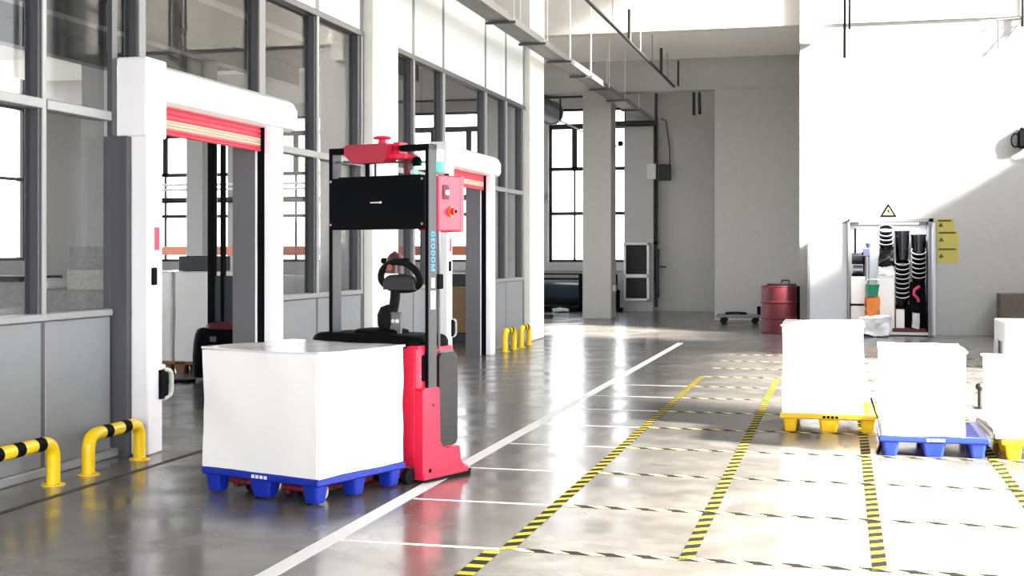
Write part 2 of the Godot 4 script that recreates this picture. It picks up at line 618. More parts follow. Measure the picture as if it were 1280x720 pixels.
# ---------------------------------------------------------------- glazed partition with its two roller doors
func partition() -> void:
	var p := setting("wall_left", "glazed partition of the store room with grey lower panels")
	var xo := -5.2      # outer plane
	var up := func(z0: float, z1: float, y0: float, y1: float, wide_cap: float) -> void:
		part(p, "mullion", Mb.new().span(Vector3(xo - 0.11, y0, z0), Vector3(xo - 0.004, y1, z1), 0.004), M.frame)
		part(p, "mullion_cap", Mb.new().span(Vector3(xo - 0.004, maxf(y0, 1.04), z1 + (z0 - z1) * 0.5 - wide_cap * 0.5), Vector3(xo + 0.012, y1, z1 + (z0 - z1) * 0.5 + wide_cap * 0.5), 0.003), M.panel if wide_cap > 0.07 else M.alu)
	# uprights: z centre, half width, bottom, cap width
	for u in [[-6.5, 0.05, 0.0, 0.05], [-7.84, 0.05, 0.0, 0.045], [-9.12, 0.06, 2.9, 0.1], [-11.28, 0.07, 2.9, 0.13], [-12.62, 0.07, 0.0, 0.06], [-13.9, 0.1, 0.0, 0.05],
			[-15.0, 0.1, 0.0, 0.05], [-15.75, 0.08, 0.0, 0.08], [-17.03, 0.09, 2.9, 0.12], [-19.2, 0.09, 0.0, 0.12], [-20.45, 0.09, 0.0, 0.1], [-21.62, 0.11, 0.0, 0.06]]:
		up.call(u[0] + u[1], u[0] - u[1], u[2], 3.95, u[3])
	part(p, "mullion", Mb.new().span(Vector3(xo - 0.03, 0, -8.74), Vector3(xo + 0.095, 2.36, -8.808)), M.frame)
	part(p, "mullion", Mb.new().span(Vector3(xo - 0.05, 2.36, -8.72), Vector3(xo - 0.01, 3.95, -8.79)), M.frame)
	part(p, "mullion", Mb.new().span(Vector3(xo - 0.11, 0, -11.3), Vector3(xo - 0.01, 2.95, -11.4)), M.frame)
	part(p, "mullion", Mb.new().span(Vector3(xo - 0.03, 0, -16.38), Vector3(xo + 0.095, 2.36, -16.468)), M.frame)
	# bays: glass, transom, panels
	var bays := [[-3.0, -6.5], [-6.5, -7.84], [-7.84, -8.70], [-11.35, -12.62], [-12.62, -13.9], [-15.0, -15.75], [-15.75, -16.3], [-19.2, -20.45], [-20.45, -21.62]]
	for b in bays:
		var z0: float = b[0]
		var z1: float = b[1]
		part(p, "pane", Mb.new().span(Vector3(xo - 0.075, 1.08, z1), Vector3(xo - 0.065, 2.47, z0)), M.glass)
		part(p, "pane", Mb.new().span(Vector3(xo - 0.075, 2.53, z1), Vector3(xo - 0.065, 3.92, z0)), M.glass)
		part(p, "transom", Mb.new().span(Vector3(xo - 0.1, 2.465, z1 + 0.03), Vector3(xo + 0.02, 2.535, z0 - 0.03), 0.006), M.alu)
		part(p, "panel_rail", Mb.new().span(Vector3(xo - 0.1, 1.04, z1 + 0.01), Vector3(xo + 0.018, 1.09, z0 - 0.01), 0.006), M.alu)
		part(p, "panel", Mb.new().span(Vector3(xo - 0.09, 0.06, z1 + 0.022), Vector3(xo + 0.0, 1.035, z0 - 0.022), 0.006), M.panel)
	for b in [[-8.75, -9.12], [-9.12, -11.28], [-16.3, -17.03], [-17.03, -19.2]]:
		part(p, "pane", Mb.new().span(Vector3(xo - 0.075, 2.9, b[1]), Vector3(xo - 0.065, 3.92, b[0])), M.glass)
	# opaque white panels above the glass
	for b in [[-3.0, -6.5], [-6.5, -7.84], [-7.84, -9.12], [-9.12, -11.28], [-11.28, -12.62], [-12.62, -13.95], [-14.95, -15.75], [-15.75, -17.03], [-17.03, -19.2], [-19.2, -20.45], [-20.45, -21.7]]:
		part(p, "white_panel", Mb.new().span(Vector3(xo - 0.024, 3.985, b[1] + 0.016), Vector3(xo + 0.0, 5.14, b[0] - 0.016), 0.004), M.white_panel)
	for q in [-6.5, -7.84, -9.12, -11.28, -12.62, -13.9, -15.0, -15.75, -17.03, -19.2, -20.45, -21.66]:
		part(p, "joint_strip", Mb.new().span(Vector3(xo - 0.02, 3.985, q - 0.045), Vector3(xo + 0.003, 5.14, q + 0.045)), M.mid_grey)
	for b in [[-3.0, -13.95], [-14.95, -21.75]]:
		part(p, "head_rail", Mb.new().span(Vector3(xo - 0.1, 3.915, b[1]), Vector3(xo + 0.016, 3.98, b[0]), 0.006), M.frame)
		part(p, "backing", Mb.new().span(Vector3(xo - 0.1, 3.98, b[1]), Vector3(xo - 0.025, 5.15, b[0])), M.frame)
	for b in [[-3.0, -8.78], [-11.35, -13.95], [-14.95, -16.4], [-19.0, -21.75]]:
		part(p, "skirting", Mb.new().span(Vector3(xo - 0.1, 0, b[1]), Vector3(xo + 0.03, 0.06, b[0]), 0.008), M.alu)
	part(p, "end_cap", Mb.new().cyl(Vector3(-5.19, 1.06, -8.86), Vector3(-5.10, 1.06, -8.86), 0.045), M.black)
	roller_door("door_1", "near white roller door with red and cream curtain rolled up", -8.79)
	roller_door("door_2", "far white roller door partly hidden behind the stacker truck", -16.45)

func roller_door(called: String, label: String, z0: float) -> void:
	var d := setting(called, label)
	d.position = Vector3(-5.2, 0, z0)
	# local x grows towards the hall, local -z runs away
	var prof := PackedVector2Array([Vector2(-0.02, 2.63), Vector2(0.16, 2.63), Vector2(0.215, 2.655), Vector2(0.24, 2.70), Vector2(0.24, 2.83), Vector2(0.20, 2.90), Vector2(0.14, 2.935), Vector2(-0.02, 2.935)])
	part(d, "housing", Mb.new().prism(prof, -2.76, -0.28), M.enamel)
	part(d, "motor_box", Mb.new().span(Vector3(-0.02, 2.36, -0.30), Vector3(0.235, 2.95, 0.0), 0.012), M.enamel)
	part(d, "post", Mb.new().span(Vector3(0.09, 0, -0.24), Vector3(0.23, 2.37, -0.02), 0.01), M.enamel)
	part(d, "post", Mb.new().span(Vector3(0.15, 0, -2.47), Vector3(0.23, 2.64, -2.22), 0.01), M.enamel)
	part(d, "guide_channel", Mb.new().span(Vector3(0.08, 0, -2.40), Vector3(0.15, 2.64, -2.23)), M.black)
	part(d, "guide_edge", Mb.new().span(Vector3(0.065, 0, -2.40), Vector3(0.08, 2.64, -2.215)), M.enamel)
	part(d, "jamb", Mb.new().span(Vector3(-0.16, 0, -2.42), Vector3(0.065, 2.64, -2.225)), M.mid_grey)
	part(d, "jamb", Mb.new().span(Vector3(-0.16, 0, -0.24), Vector3(0.09, 2.37, -0.06)), M.mid_grey)
	# curtain hem: ribbed red, cream, red bands
	part(d, "curtain_band", ribbed(2.535, 2.66, 3), M.curtain_red, "red band of the curtain")
	part(d, "curtain_band", ribbed(2.465, 2.535, 3), M.curtain_cream, "cream band of the curtain")
	part(d, "curtain_band", ribbed(2.415, 2.465, 2), M.curtain_red, "lower red band of the curtain")
	var s := part(d, "light_sensor", Mb.new().span(Vector3(0.225, 0.40, -0.30), Vector3(0.25, 0.62, -0.18), 0.006), M.black)
	part(s, "sensor_hoop", Mb.new().tube(rounded([Vector3(0.24, 0.40, -0.24), Vector3(0.24, 0.42, -0.36), Vector3(0.24, 0.60, -0.36), Vector3(0.24, 0.62, -0.24)], 0.05), 0.018, 8), M.carton_pale)
	part(d, "push_button", Mb.new().span(Vector3(0.228, 1.26, -0.13), Vector3(0.25, 1.39, -0.07), 0.006), M.black)
	part(d, "red_notice", Mb.new().span(Vector3(0.229, 1.52, -0.19), Vector3(0.233, 1.69, -0.12)), M.pink)

func ribbed(y0: float, y1: float, ribs: int) -> Mb:
	var poly := PackedVector2Array()
	poly.append(Vector2(0.09, y0))
	for i in ribs:
		var a := lerpf(y0, y1, float(i) / ribs)
		var b := lerpf(y0, y1, float(i + 1) / ribs)
		for k in 5:
			var t := k / 5.0
			poly.append(Vector2(0.11 + 0.010 * sin(t * PI), lerpf(a, b, t)))
	poly.append(Vector2(0.11, y1))
	poly.append(Vector2(0.09, y1))
	return Mb.new().prism(poly, -2.22, -0.25)

# ---------------------------------------------------------------- paint and tape on the floor
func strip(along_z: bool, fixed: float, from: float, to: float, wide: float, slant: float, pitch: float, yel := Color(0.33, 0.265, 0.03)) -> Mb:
	# yellow tape with black slanted bars, laid flat; every bar its own quad
	var mb := Mb.new()
	var blk := Color(0.012, 0.012, 0.012)
	var put := func(a: float, b: float, colr: Color) -> void:
		mb.col = colr
		var h := wide * 0.5
		var y := 0.002
		var s := slant * 0.5
		var q := []
		if along_z:
			q = [Vector3(fixed - h, y, a + s), Vector3(fixed - h, y, b + s), Vector3(fixed + h, y, b - s), Vector3(fixed + h, y, a - s)]
		else:
			q = [Vector3(a - s, y, fixed - h), Vector3(b - s, y, fixed - h), Vector3(b + s, y, fixed + h), Vector3(a + s, y, fixed + h)]
		mb.toward(q[0], q[1], q[2], Vector3.UP)
		mb.toward(q[0], q[2], q[3], Vector3.UP)
	var z := from
	while z < to - 0.001:
		var m := minf(z + pitch * 0.42, to)
		var e := minf(z + pitch, to)
		put.call(z, m, yel)
		if e > m:
			put.call(m, e, blk)
		z += pitch
	return mb

func floor_marks() -> void:
	solo("floor_line", Mb.new().span(Vector3(-2.64, 0, -22.0), Vector3(-2.54, 0.0015, 2.0)), M.white_mark, "long white line painted along the aisle floor", "floor line")
	var xs := [-1.64, -0.735, 0.178, 1.075]
	var says := ["yellow and black hazard tape nearest the long white floor line", "second yellow and black hazard tape from the long white line, left of the yellow pallet",
		"yellow and black hazard tape running out under the yellow pallet with the black cord", "yellow and black hazard tape between the blue pallet and the rightmost yellow pallet"]
	for i in 4:
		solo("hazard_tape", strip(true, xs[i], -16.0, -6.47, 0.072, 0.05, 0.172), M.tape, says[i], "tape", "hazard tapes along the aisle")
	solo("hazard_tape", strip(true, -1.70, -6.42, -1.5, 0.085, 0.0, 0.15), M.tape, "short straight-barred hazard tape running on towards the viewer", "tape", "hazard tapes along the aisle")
	var place := ["first", "second", "third", "fourth", "fifth", "sixth", "seventh", "eighth", "ninth", "tenth", "eleventh", "twelfth"]
	for i in 12:
		var z := -6.47 - 1.2 * i
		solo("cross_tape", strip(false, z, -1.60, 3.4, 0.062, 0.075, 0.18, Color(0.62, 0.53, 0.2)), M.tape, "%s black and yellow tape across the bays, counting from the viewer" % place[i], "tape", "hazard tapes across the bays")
		if i < 8:
			solo("cross_line", Mb.new().span(Vector3(-2.53, 0, z - 0.015), Vector3(-1.68, 0.0012, z + 0.015)), M.white_mark, "%s thin white cross line beside the long white line, from the viewer" % place[i], "floor line", "thin white cross lines")
	# dashed dark line along the partition
	solo("hazard_tape", strip(true, -4.70, -13.0, -4.0, 0.05, 0.0, 0.34), paint(Color(0.2, 0.2, 0.2), 0.6), "dark worn tape along the foot of the yellow guard rails", "tape", "hazard tapes along the aisle")

# ---------------------------------------------------------------- services under the ceiling
func overhead() -> void:
	var t := thing("cable_tray", "long grey cable tray hung below the ceiling beside the glazed partition", "cable tray", Vector3(-4.75, 4.82, 0))
	part(t, "bottom_plate", Mb.new().span(Vector3(-0.15, 0, -33.0), Vector3(0.15, 0.006, -2.0)), M.galv)
	part(t, "side_rail", Mb.new().span(Vector3(-0.16, -0.005, -33.0), Vector3(-0.148, 0.1, -2.0)), M.galv)
	part(t, "side_rail", Mb.new().span(Vector3(0.148, -0.005, -33.0), Vector3(0.16, 0.1, -2.0)), M.galv)
	part(t, "cable_bundle", Mb.new().tube([Vector3(-0.05, 0.06, -33.0), Vector3(-0.03, 0.07, -20.0), Vector3(-0.06, 0.06, -2.0)], 0.05, 8), M.black)
	var z := -4.3
	while z > -32.0:
		var s := part(t, "strut_channel", Mb.new().span(Vector3(-0.2, -0.045, z - 0.02), Vector3(0.24, -0.005, z + 0.02)), M.frame)
		var top := 6.78 if z > -25.2 else 1.04
		part(s, "hanger_rod", Mb.new().cyl(Vector3(-0.18, -0.05, z), Vector3(-0.18, top, z), 0.007, -1, 6), M.white_mark)
		part(s, "hanger_rod", Mb.new().cyl(Vector3(0.215, -0.05, z), Vector3(0.215, top, z), 0.007, -1, 6), M.white_mark)
		z -= 2.0
	var pp := thing("sprinkler_pipe", "slim dark pipe hung from the ceiling to the right of the cable tray", "pipe", Vector3(-3.65, 5.245, 0))
	part(pp, "pipe", Mb.new().cyl(Vector3(0, 0, -29.7), Vector3(0, 0, -2), 0.03, -1, 10), M.dark_grey)
	for q in [[-23.1, 0.03, 0.55, 0.05], [-27.3, 0.03, 0.50, 0.04], [-29.5, 0.12, 0.55, 0.03]]:
		part(pp, "drop_hanger", Mb.new().cyl(Vector3(q[1], -0.02, q[0]), Vector3(q[1], q[2], q[0]), q[3] * 0.75, -1, 8), M.dark_grey)
	for q in [-10.0, -14.0, -18.0, -21.5, -24.6, -26.2, -28.6]:
		part(pp, "hanger_rod", Mb.new().cyl(Vector3(0, 0.0, q), Vector3(0, 6.34 if q > -25.2 else 0.6, q), 0.008, -1, 6), M.galv)
	var p2 := thing("service_pipe", "thin pipe hung below the cable tray in front of the far window", "pipe", Vector3(-6.45, 4.62, 0))
	part(p2, "pipe", Mb.new().cyl(Vector3(0, 0, -33.5), Vector3(0, 0, -23.0), 0.022, -1, 8), M.dark_grey)
	for q in [-25.3, -27.6, -30.6]:
		part(p2, "drop_hanger", Mb.new().cyl(Vector3(0, 0, q), Vector3(0, 1.2, q), 0.02, -1, 8), M.dark_grey)
	solo("cross_pipe", Mb.new().cyl(Vector3(-12, 5.52, -33.2), Vector3(-5.5, 5.52, -33.2), 0.06, -1, 12), M.black_frame, "dark horizontal pipe under the ceiling above the far window", "pipe")
	var du := thing("round_duct", "short fat dark round duct end in front of the far window", "duct", Vector3(-6.75, 4.86, 0))
	part(du, "duct_pipe", Mb.new().cyl(Vector3(0, 0, -31.0), Vector3(0, 0, -24.0), 0.27, -1, 28), M.dark_grey)
	part(du, "end_collar", Mb.new().cyl(Vector3(0, 0, -31.06), Vector3(0, 0, -30.94), 0.29, -1, 28), M.frame)
	part(du, "hanger_strap", Mb.new().cyl(Vector3(0, 0.26, -28.0), Vector3(0, 1.0, -28.0), 0.012, -1, 6), M.frame)
	solo("cross_pipe", Mb.new().cyl(Vector3(-5.7, 4.82, -33.67), Vector3(-4.6, 4.82, -33.67), 0.075, -1, 12), M.dark_grey, "dark horizontal pipe where the cable tray meets the recess wall", "pipe")
	for k in 2:
		solo("hanging_conduit", Mb.new().cyl(Vector3(-3.45 + 0.14 * k, 4.82 + 0.02 * k, -32.0), Vector3(-3.45 + 0.14 * k, 5.86, -32.0), 0.04, -1, 10), M.dark_grey,
			["left of two short conduits hanging under the recess beam", "right of two short conduits hanging under the recess beam"][k], "conduit", "short hanging conduits")
	var rod := thing("hanging_rods", "pair of thin dark rods hanging in front of the white end wall", "rods", Vector3(0.05, 4.36, -20.0))
	part(rod, "long_rod", Mb.new().cyl(Vector3(0, 0, 0), Vector3(0.03, 7.24, 0), 0.022, -1, 8), M.dark_grey)
	part(rod, "short_rod", Mb.new().cyl(Vector3(0.07, 0.42, 0), Vector3(0.08, 7.24, 0), 0.018, -1, 8), M.dark_grey)
	var br := thing("pipe_bracket", "triangular dark pipe bracket high on the white end wall", "bracket", Vector3(3.0, 5.7, -25.2))
	part(br, "arm", Mb.new().cyl(Vector3(-0.55, -0.02, 0), Vector3(0.5, 0.04, 0), 0.016, -1, 8), M.galv)
	part(br, "leg", Mb.new().cyl(Vector3(-0.25, 0, 0), Vector3(-0.25, -0.53, 0), 0.016, -1, 8), M.galv)
	part(br, "brace", Mb.new().cyl(Vector3(-0.25, -0.53, 0), Vector3(0.2, 0.02, 0), 0.022, -1, 8), M.galv)
	part(br, "upright_pipe", Mb.new().cyl(Vector3(0.17, -0.14, 0), Vector3(0.17, 1.2, 0), 0.035, -1, 10), M.dark_grey)
	var cm := thing("wall_camera", "black wall device with looped cable at right edge of the white wall", "camera", Vector3(3.1, 3.5, -25.3))
	part(cm, "body", Mb.new().span(Vector3(-0.02, -0.12, 0), Vector3(0.16, 0.2, 0.16), 0.03), M.black)
	part(cm, "cable_loop", Mb.new().tube(ring_points(Vector3(-0.06, 0.02, 0.1), 0.07, 0.12), 0.014, 8, true), M.black)
	part(cm, "lens", Mb.new().cyl(Vector3(0.07, 0.24, 0.02), Vector3(0.04, 0.2, 0.16), 0.045), M.black_gloss)
	part(cm, "drop_cable", Mb.new().tube([Vector3(0.1, -0.1, 0.1), Vector3(0.12, -0.22, 0.08), Vector3(0.16, -0.3, 0.02)], 0.014, 8), M.black)

func ring_points(at: Vector3, rx: float, ry: float, count := 20) -> Array:
	var out := []
	for i in count:
		var t := TAU * i / count
		out.append(at + Vector3(cos(t) * rx, sin(t) * ry, 0))
	return out

# ---------------------------------------------------------------- the far recess
func back_corner() -> void:
	# oil drum
	var d := thing("steel_drum", "dark red steel drum standing at the corner of the recess", "drum", Vector3(-1.13, 0, -25.2))
	var r := 0.325
	var prof := [Vector2(0, 0.0), Vector2(r, 0.0), Vector2(r + 0.01, 0.015), Vector2(r, 0.03)]
	for h in [0.29, 0.58]:
		prof += [Vector2(r, h - 0.03), Vector2(r + 0.014, h - 0.01), Vector2(r + 0.014, h + 0.01), Vector2(r, h + 0.03)]
	prof += [Vector2(r, 0.855), Vector2(r + 0.01, 0.87), Vector2(r, 0.885), Vector2(r - 0.02, 0.885), Vector2(r - 0.02, 0.865), Vector2(0, 0.865)]
	part(d, "shell", Mb.new().lathe(prof, 36), M.deep_red)
	part(d, "bung", Mb.new().cyl(Vector3(0.15, 0.865, 0.1), Vector3(0.15, 0.9, 0.1), 0.035), M.steel)
	var lid := thing("drum_lid", "dark lid and tools lying on top of the red drum", "lid", Vector3(-1.08, 0.885, -25.2))
	part(lid, "plate", Mb.new().lathe([Vector2(0, 0), Vector2(0.27, 0), Vector2(0.28, 0.02), Vector2(0.26, 0.04), Vector2(0.0, 0.05)], 28), M.dark_grey)
	part(lid, "handle", Mb.new().tube(rounded([Vector3(0.0, 0.03, 0), Vector3(0.0, 0.1, 0), Vector3(0.14, 0.1, 0), Vector3(0.14, 0.03, 0)], 0.03), 0.014, 8), M.dark_grey)
	var d2 := solo("black_barrel", Mb.new().lathe([Vector2(0, 0), Vector2(0.26, 0), Vector2(0.28, 0.03), Vector2(0.28, 0.8), Vector2(0.25, 0.86), Vector2(0, 0.88)], 28), M.rubber, "black plastic barrel half hidden behind the red drum", "barrel", "", Vector3(-1.02, 0, -25.95))
	# low black platform truck
	var pt := thing("platform_truck", "low dark platform truck lying by the grey recess wall", "trolley", Vector3(-2.07, 0, -28.5))
	part(pt, "deck", Mb.new().span(Vector3(-0.5, 0.13, -0.35), Vector3(0.42, 0.19, 0.35), 0.015), M.mid_grey)
	for s in [[-0.36, 0.24], [0.3, 0.24], [-0.36, -0.24], [0.3, -0.24]]:
		part(pt, "wheel", Mb.new().cyl(Vector3(s[0], 0.065, s[1] - 0.025), Vector3(s[0], 0.065, s[1] + 0.025), 0.065), M.rubber)
	part(pt, "rope_coil", Mb.new().tube(ring_points(Vector3(-0.1, 0.21, 0.1), 0.22, 0.02), 0.02, 6, true), M.rubber)
	part(pt, "bracket", Mb.new().span(Vector3(0.34, 0.19, -0.1), Vector3(0.41, 0.36, 0.1), 0.01), M.black)
	# hydrant cabinet on the pilaster
	var h := thing("hydrant_cabinet", "white framed wall cabinet with two dark glass doors in the recess", "cabinet", Vector3(-5.1, 0.26, -33.75))
	part(h, "back_box", Mb.new().span(Vector3(-0.31, 0.0, 0), Vector3(0.31, 1.5, 0.08)), M.wall)
	for f in [[-0.33, 0.0, -0.27, 1.5], [0.27, 0.0, 0.33, 1.5], [-0.33, 0.0, 0.33, 0.07], [-0.33, 0.6, 0.33, 0.69], [-0.33, 1.44, 0.33, 1.5]]:
		part(h, "frame_bar", Mb.new().span(Vector3(f[0], f[1], 0.06), Vector3(f[2], f[3], 0.11), 0.006), M.white_panel)
	part(h, "upper_pane", Mb.new().span(Vector3(-0.27, 0.69, 0.08), Vector3(0.27, 1.44, 0.09)), M.black_gloss, "dark upper glass door")
	part(h, "lower_pane", Mb.new().span(Vector3(-0.27, 0.07, 0.08), Vector3(0.27, 0.6, 0.09)), M.black_gloss, "dark lower glass door")
	# riser pipe and switch boxes
	var ri := thing("riser_pipe", "dark vertical riser pipe with a valve lever on the recess wall", "pipe", Vector3(-4.62, 0, -33.9))
	part(ri, "pipe", Mb.new().cyl(Vector3(0, 0.1, 0), Vector3(0, 5.86, 0), 0.04, -1, 12), M.dark_grey)
	part(ri, "sleeve", Mb.new().cyl(Vector3(0.02, 0.35, 0), Vector3(0.02, 1.6, 0), 0.06, -1, 12), M.dark_grey)
	part(ri, "valve_lever", Mb.new().span(Vector3(0, 1.12, 0.02), Vector3(0.27, 1.16, 0.08), 0.01), M.dark_grey)
	part(ri, "clamp", Mb.new().span(Vector3(-0.12, 1.72, -0.02), Vector3(0.05, 1.78, 0.06), 0.01), M.black)
	solo("switch_box", Mb.new().span(Vector3(-0.11, -0.2, 0), Vector3(0.12, 0.2, 0.1), 0.012), M.carton_pale, "pale square switch box fixed on the riser pipe", "box", "", Vector3(-4.72, 3.58, -33.745))
	var sp := thing("control_panel", "small dark control panel to the right of the pale switch box", "control panel", Vector3(-4.40, 3.6, -34.0))
	part(sp, "case", Mb.new().span(Vector3(-0.15, -0.24, 0), Vector3(0.15, 0.18, 0.12), 0.012), M.dark_grey)
	part(sp, "screen", Mb.new().span(Vector3(-0.1, -0.12, 0.12), Vector3(0.11, 0.06, 0.126)), M.black_gloss)
	part(sp, "feed_cable", Mb.new().tube([Vector3(0.12, 0.1, 0.06), Vector3(0.12, 0.6, 0.05), Vector3(0.02, 1.3, 0.06), Vector3(-0.1, 1.35, 0.1)], 0.015, 8), M.dark_grey)
	# small lamp / camera on the recess pillar
	var lc := thing("pillar_lamp", "small black lamp on a bracket on the recess pillar", "lamp", Vector3(-5.05, 3.95, -29.8))
	part(lc, "arm", Mb.new().cyl(Vector3(-0.02, -0.08, 0), Vector3(0.13, 0.02, 0), 0.014, -1, 8), M.steel)
	part(lc, "head", Mb.new().lathe([Vector2(0, -0.07), Vector2(0.05, -0.05), Vector2(0.07, 0.0), Vector2(0.05, 0.05), Vector2(0, 0.07)], 16, Vector3(0.17, 0.04, 0)), M.black)
	# pipe fittings low on the pillar, and dark boards leaning behind it
	solo("pillar_socket", Mb.new().span(Vector3(-5.06, 0.62, -29.95), Vector3(-5.0, 0.76, -29.8), 0.01), M.white_panel, "small white socket low on the recess pillar", "socket")
	var ld := thing("dark_boards", "dark boards leaning upright between recess pillar and hydrant cabinet", "boards", Vector3(-5.62, 0, -33.4))
	part(ld, "board", Mb.new().span(Vector3(-0.11, 0, -0.1), Vector3(0.06, 0.95, 0.0), 0.01), M.black)
	part(ld, "board", Mb.new().span(Vector3(0.02, 0, -0.05), Vector3(0.13, 0.55, 0.1), 0.01), M.black)
	part(ld, "foot", Mb.new().span(Vector3(-0.1, 0, 0.0), Vector3(0.22, 0.1, 0.16), 0.01), M.black)
	# roll of dark sheet under the far window
	var ro := thing("sheet_roll", "long dark blue-grey roll in a frame under the far window", "roll", Vector3(-7.1, 0, -33.3))
	part(ro, "roll", Mb.new().cyl(Vector3(-1.4, 0.44, 0), Vector3(0.62, 0.44, 0), 0.3, -1, 32), M.teal_steel)
	part(ro, "rail", Mb.new().span(Vector3(-1.5, 0.80, -0.3), Vector3(0.7, 0.85, -0.2)), M.black)
	part(ro, "rail", Mb.new().span(Vector3(-1.5, 0.93, -0.3), Vector3(0.7, 0.97, -0.2)), M.black)
	part(ro, "frame_post", Mb.new().span(Vector3(-0.56, 0, -0.06), Vector3(-0.5, 0.97, 0.33)), M.black)
	part(ro, "frame_post", Mb.new().span(Vector3(0.62, 0, -0.3), Vector3(0.7, 0.97, 0.3)), M.black)
	part(ro, "base_rail", Mb.new().span(Vector3(-1.5, 0.0, 0.1), Vector3(0.7, 0.12, 0.3)), M.black)
	solo("white_rag", Mb.new().soft_box(Vector3(-0.2, 0, -0.12), Vector3(0.2, 0.09, 0.12), 8, 0.06, noise), M.white_panel, "crumpled white film on the floor in front of the dark roll", "film", "", Vector3(-6.85, 0.02, -32.6))
	solo("dark_block", Mb.new().span(Vector3(-0.13, 0, -0.1), Vector3(0.13, 0.1, 0.1), 0.012), M.dark_grey, "small dark block on the floor beside the end pillar", "block", "", Vector3(-6.55, 0, -29.6))

# ---------------------------------------------------------------- open steel cabinet at the end wall
func steel_cabinet() -> void:
	var c := thing("steel_cabinet", "tall pale steel cabinet standing open against the white end wall", "cabinet", Vector3(0.86, 0, -25.29))
	var w := 0.745
	part(c, "side_wall", Mb.new().span(Vector3(-w, 0.0, 0), Vector3(-w + 0.035, 2.12, 0.56), 0.004), M.panel)
	part(c, "side_wall", Mb.new().span(Vector3(w - 0.09, 0.0, 0), Vector3(w, 2.12, 0.56), 0.006), M.panel)
	part(c, "top", Mb.new().span(Vector3(-w, 2.05, 0), Vector3(w, 2.12, 0.56), 0.006), M.panel)
	part(c, "back_sheet", Mb.new().span(Vector3(-w + 0.03, 0.05, 0.002), Vector3(w - 0.04, 2.06, 0.02)), M.white_panel)
	part(c, "bottom", Mb.new().span(Vector3(-w + 0.03, 0.02, 0.0), Vector3(w - 0.04, 0.07, 0.54)), M.white_panel)
	var dl := part(c, "left_door", Mb.new().span(Vector3(-1.42, 0.06, 0.48), Vector3(-w - 0.005, 2.03, 0.52), 0.006), M.locker, "left door swung wide open")
	part(dl, "door_edge", Mb.new().span(Vector3(-1.46, 0.06, 0.40), Vector3(-1.42, 2.03, 0.52), 0.006), M.mid_grey)
	var led := paint(Color(0.95, 0.95, 1.0), 0.5)
	led.emission_enabled = true
	led.emission = Color(0.95, 0.95, 1.0)
	led.emission_energy_multiplier = 0.12
	part(c, "lamp_strip", Mb.new().span(Vector3(-0.55, 2.015, 0.40), Vector3(0.5, 2.045, 0.46), 0.004), led, "lit lamp strip under the cabinet top")
	var al := AreaLight3D.new()
	al.name = "lamp_light"
	al.area_size = Vector2(1.05, 0.06)
	al.light_energy = 0.22
	al.light_color = Color(0.95, 0.95, 1.0)
	al.area_range = 60.0
	al.area_attenuation = 2.0
	al.shadow_enabled = true
	al.position = Vector3(-0.025, 2.01, 0.43)
	al.rotation.x = -PI / 2
	c.add_child(al)
	part(c, "right_door", Mb.new().span(Vector3(w - 0.035, 0.04, 0.56), Vector3(w - 0.005, 2.03, 1.1), 0.006), M.locker, "right door open towards the viewer")
	# what is in it
	var z := -24.98
	solo("goods_tray", Mb.new().span(Vector3(0.90, 0.07, z - 0.2), Vector3(1.47, 0.14, z + 0.22), 0.01), M.deep_red, "dark low tray on the cabinet floor under the black tubs", "tray")
	var wb := thing("white_carton", "tall white carton in the middle of the open steel cabinet", "carton", Vector3(0.79, 0.07, z))
	part(wb, "body", Mb.new().span(Vector3(-0.16, 0.0, -0.18), Vector3(0.15, 1.0, 0.16), 0.01), M.wrap)
	part(wb, "flap", Mb.new().span(Vector3(-0.16, 1.0, 0.0), Vector3(0.15, 1.012, 0.2)), M.wrap)
	solo("white_carton", Mb.new().span(Vector3(-0.07, 0, -0.15), Vector3(0.08, 0.34, 0.18), 0.008), M.wrap, "small white carton on the dark tray beside the tall one", "carton", "", Vector3(1.03, 0.14, z))
	solo("white_carton", Mb.new().span(Vector3(-0.13, 0, -0.15), Vector3(0.13, 0.47, 0.15), 0.008), M.wrap, "lower white box at the left side of the steel cabinet", "carton", "", Vector3(0.30, 0.07, z))
	solo("shelf_strip", Mb.new().span(Vector3(-0.14, 0, -0.15), Vector3(0.10, 0.03, 0.18), 0.004), M.black, "dark board between the two left boxes in the cabinet", "board", "", Vector3(0.30, 0.54, z))
	solo("white_carton", Mb.new().span(Vector3(-0.13, 0, -0.15), Vector3(0.13, 0.5, 0.15), 0.008), M.wrap, "upper white box at the left side of the steel cabinet", "carton", "", Vector3(0.30, 0.57, z))
	var mc := thing("small_machine", "small black and grey machine on the left boxes in the cabinet", "machine", Vector3(0.29, 1.07, z))
	part(mc, "base", Mb.new().span(Vector3(-0.1, 0, -0.1), Vector3(0.1, 0.05, 0.12), 0.01), M.black)
	part(mc, "body", Mb.new().cyl(Vector3(-0.08, 0.12, 0), Vector3(0.09, 0.12, 0), 0.08, -1, 20), M.steel)
	part(mc, "motor", Mb.new().cyl(Vector3(-0.1, 0.32, 0.02), Vector3(0.13, 0.32, 0.02), 0.1, -1, 20), M.dark_grey)
	part(mc, "knob", Mb.new().lathe([Vector2(0, 0), Vector2(0.05, 0.0), Vector2(0.06, 0.05), Vector2(0, 0.08)], 14, Vector3(0.13, 0.38, 0.05)), M.black)
	part(mc, "rod", Mb.new().cyl(Vector3(-0.04, 0.4, 0), Vector3(-0.04, 0.88, 0), 0.018, -1, 10), M.black)
	var fr := thing("film_stand", "grey upright dispenser with a lilac top beside the tall white carton", "dispenser", Vector3(0.46, 0.07, z + 0.12))
	part(fr, "column", Mb.new().cyl(Vector3(0, 0, 0), Vector3(0, 1.38, 0), 0.04, -1, 16), M.steel)
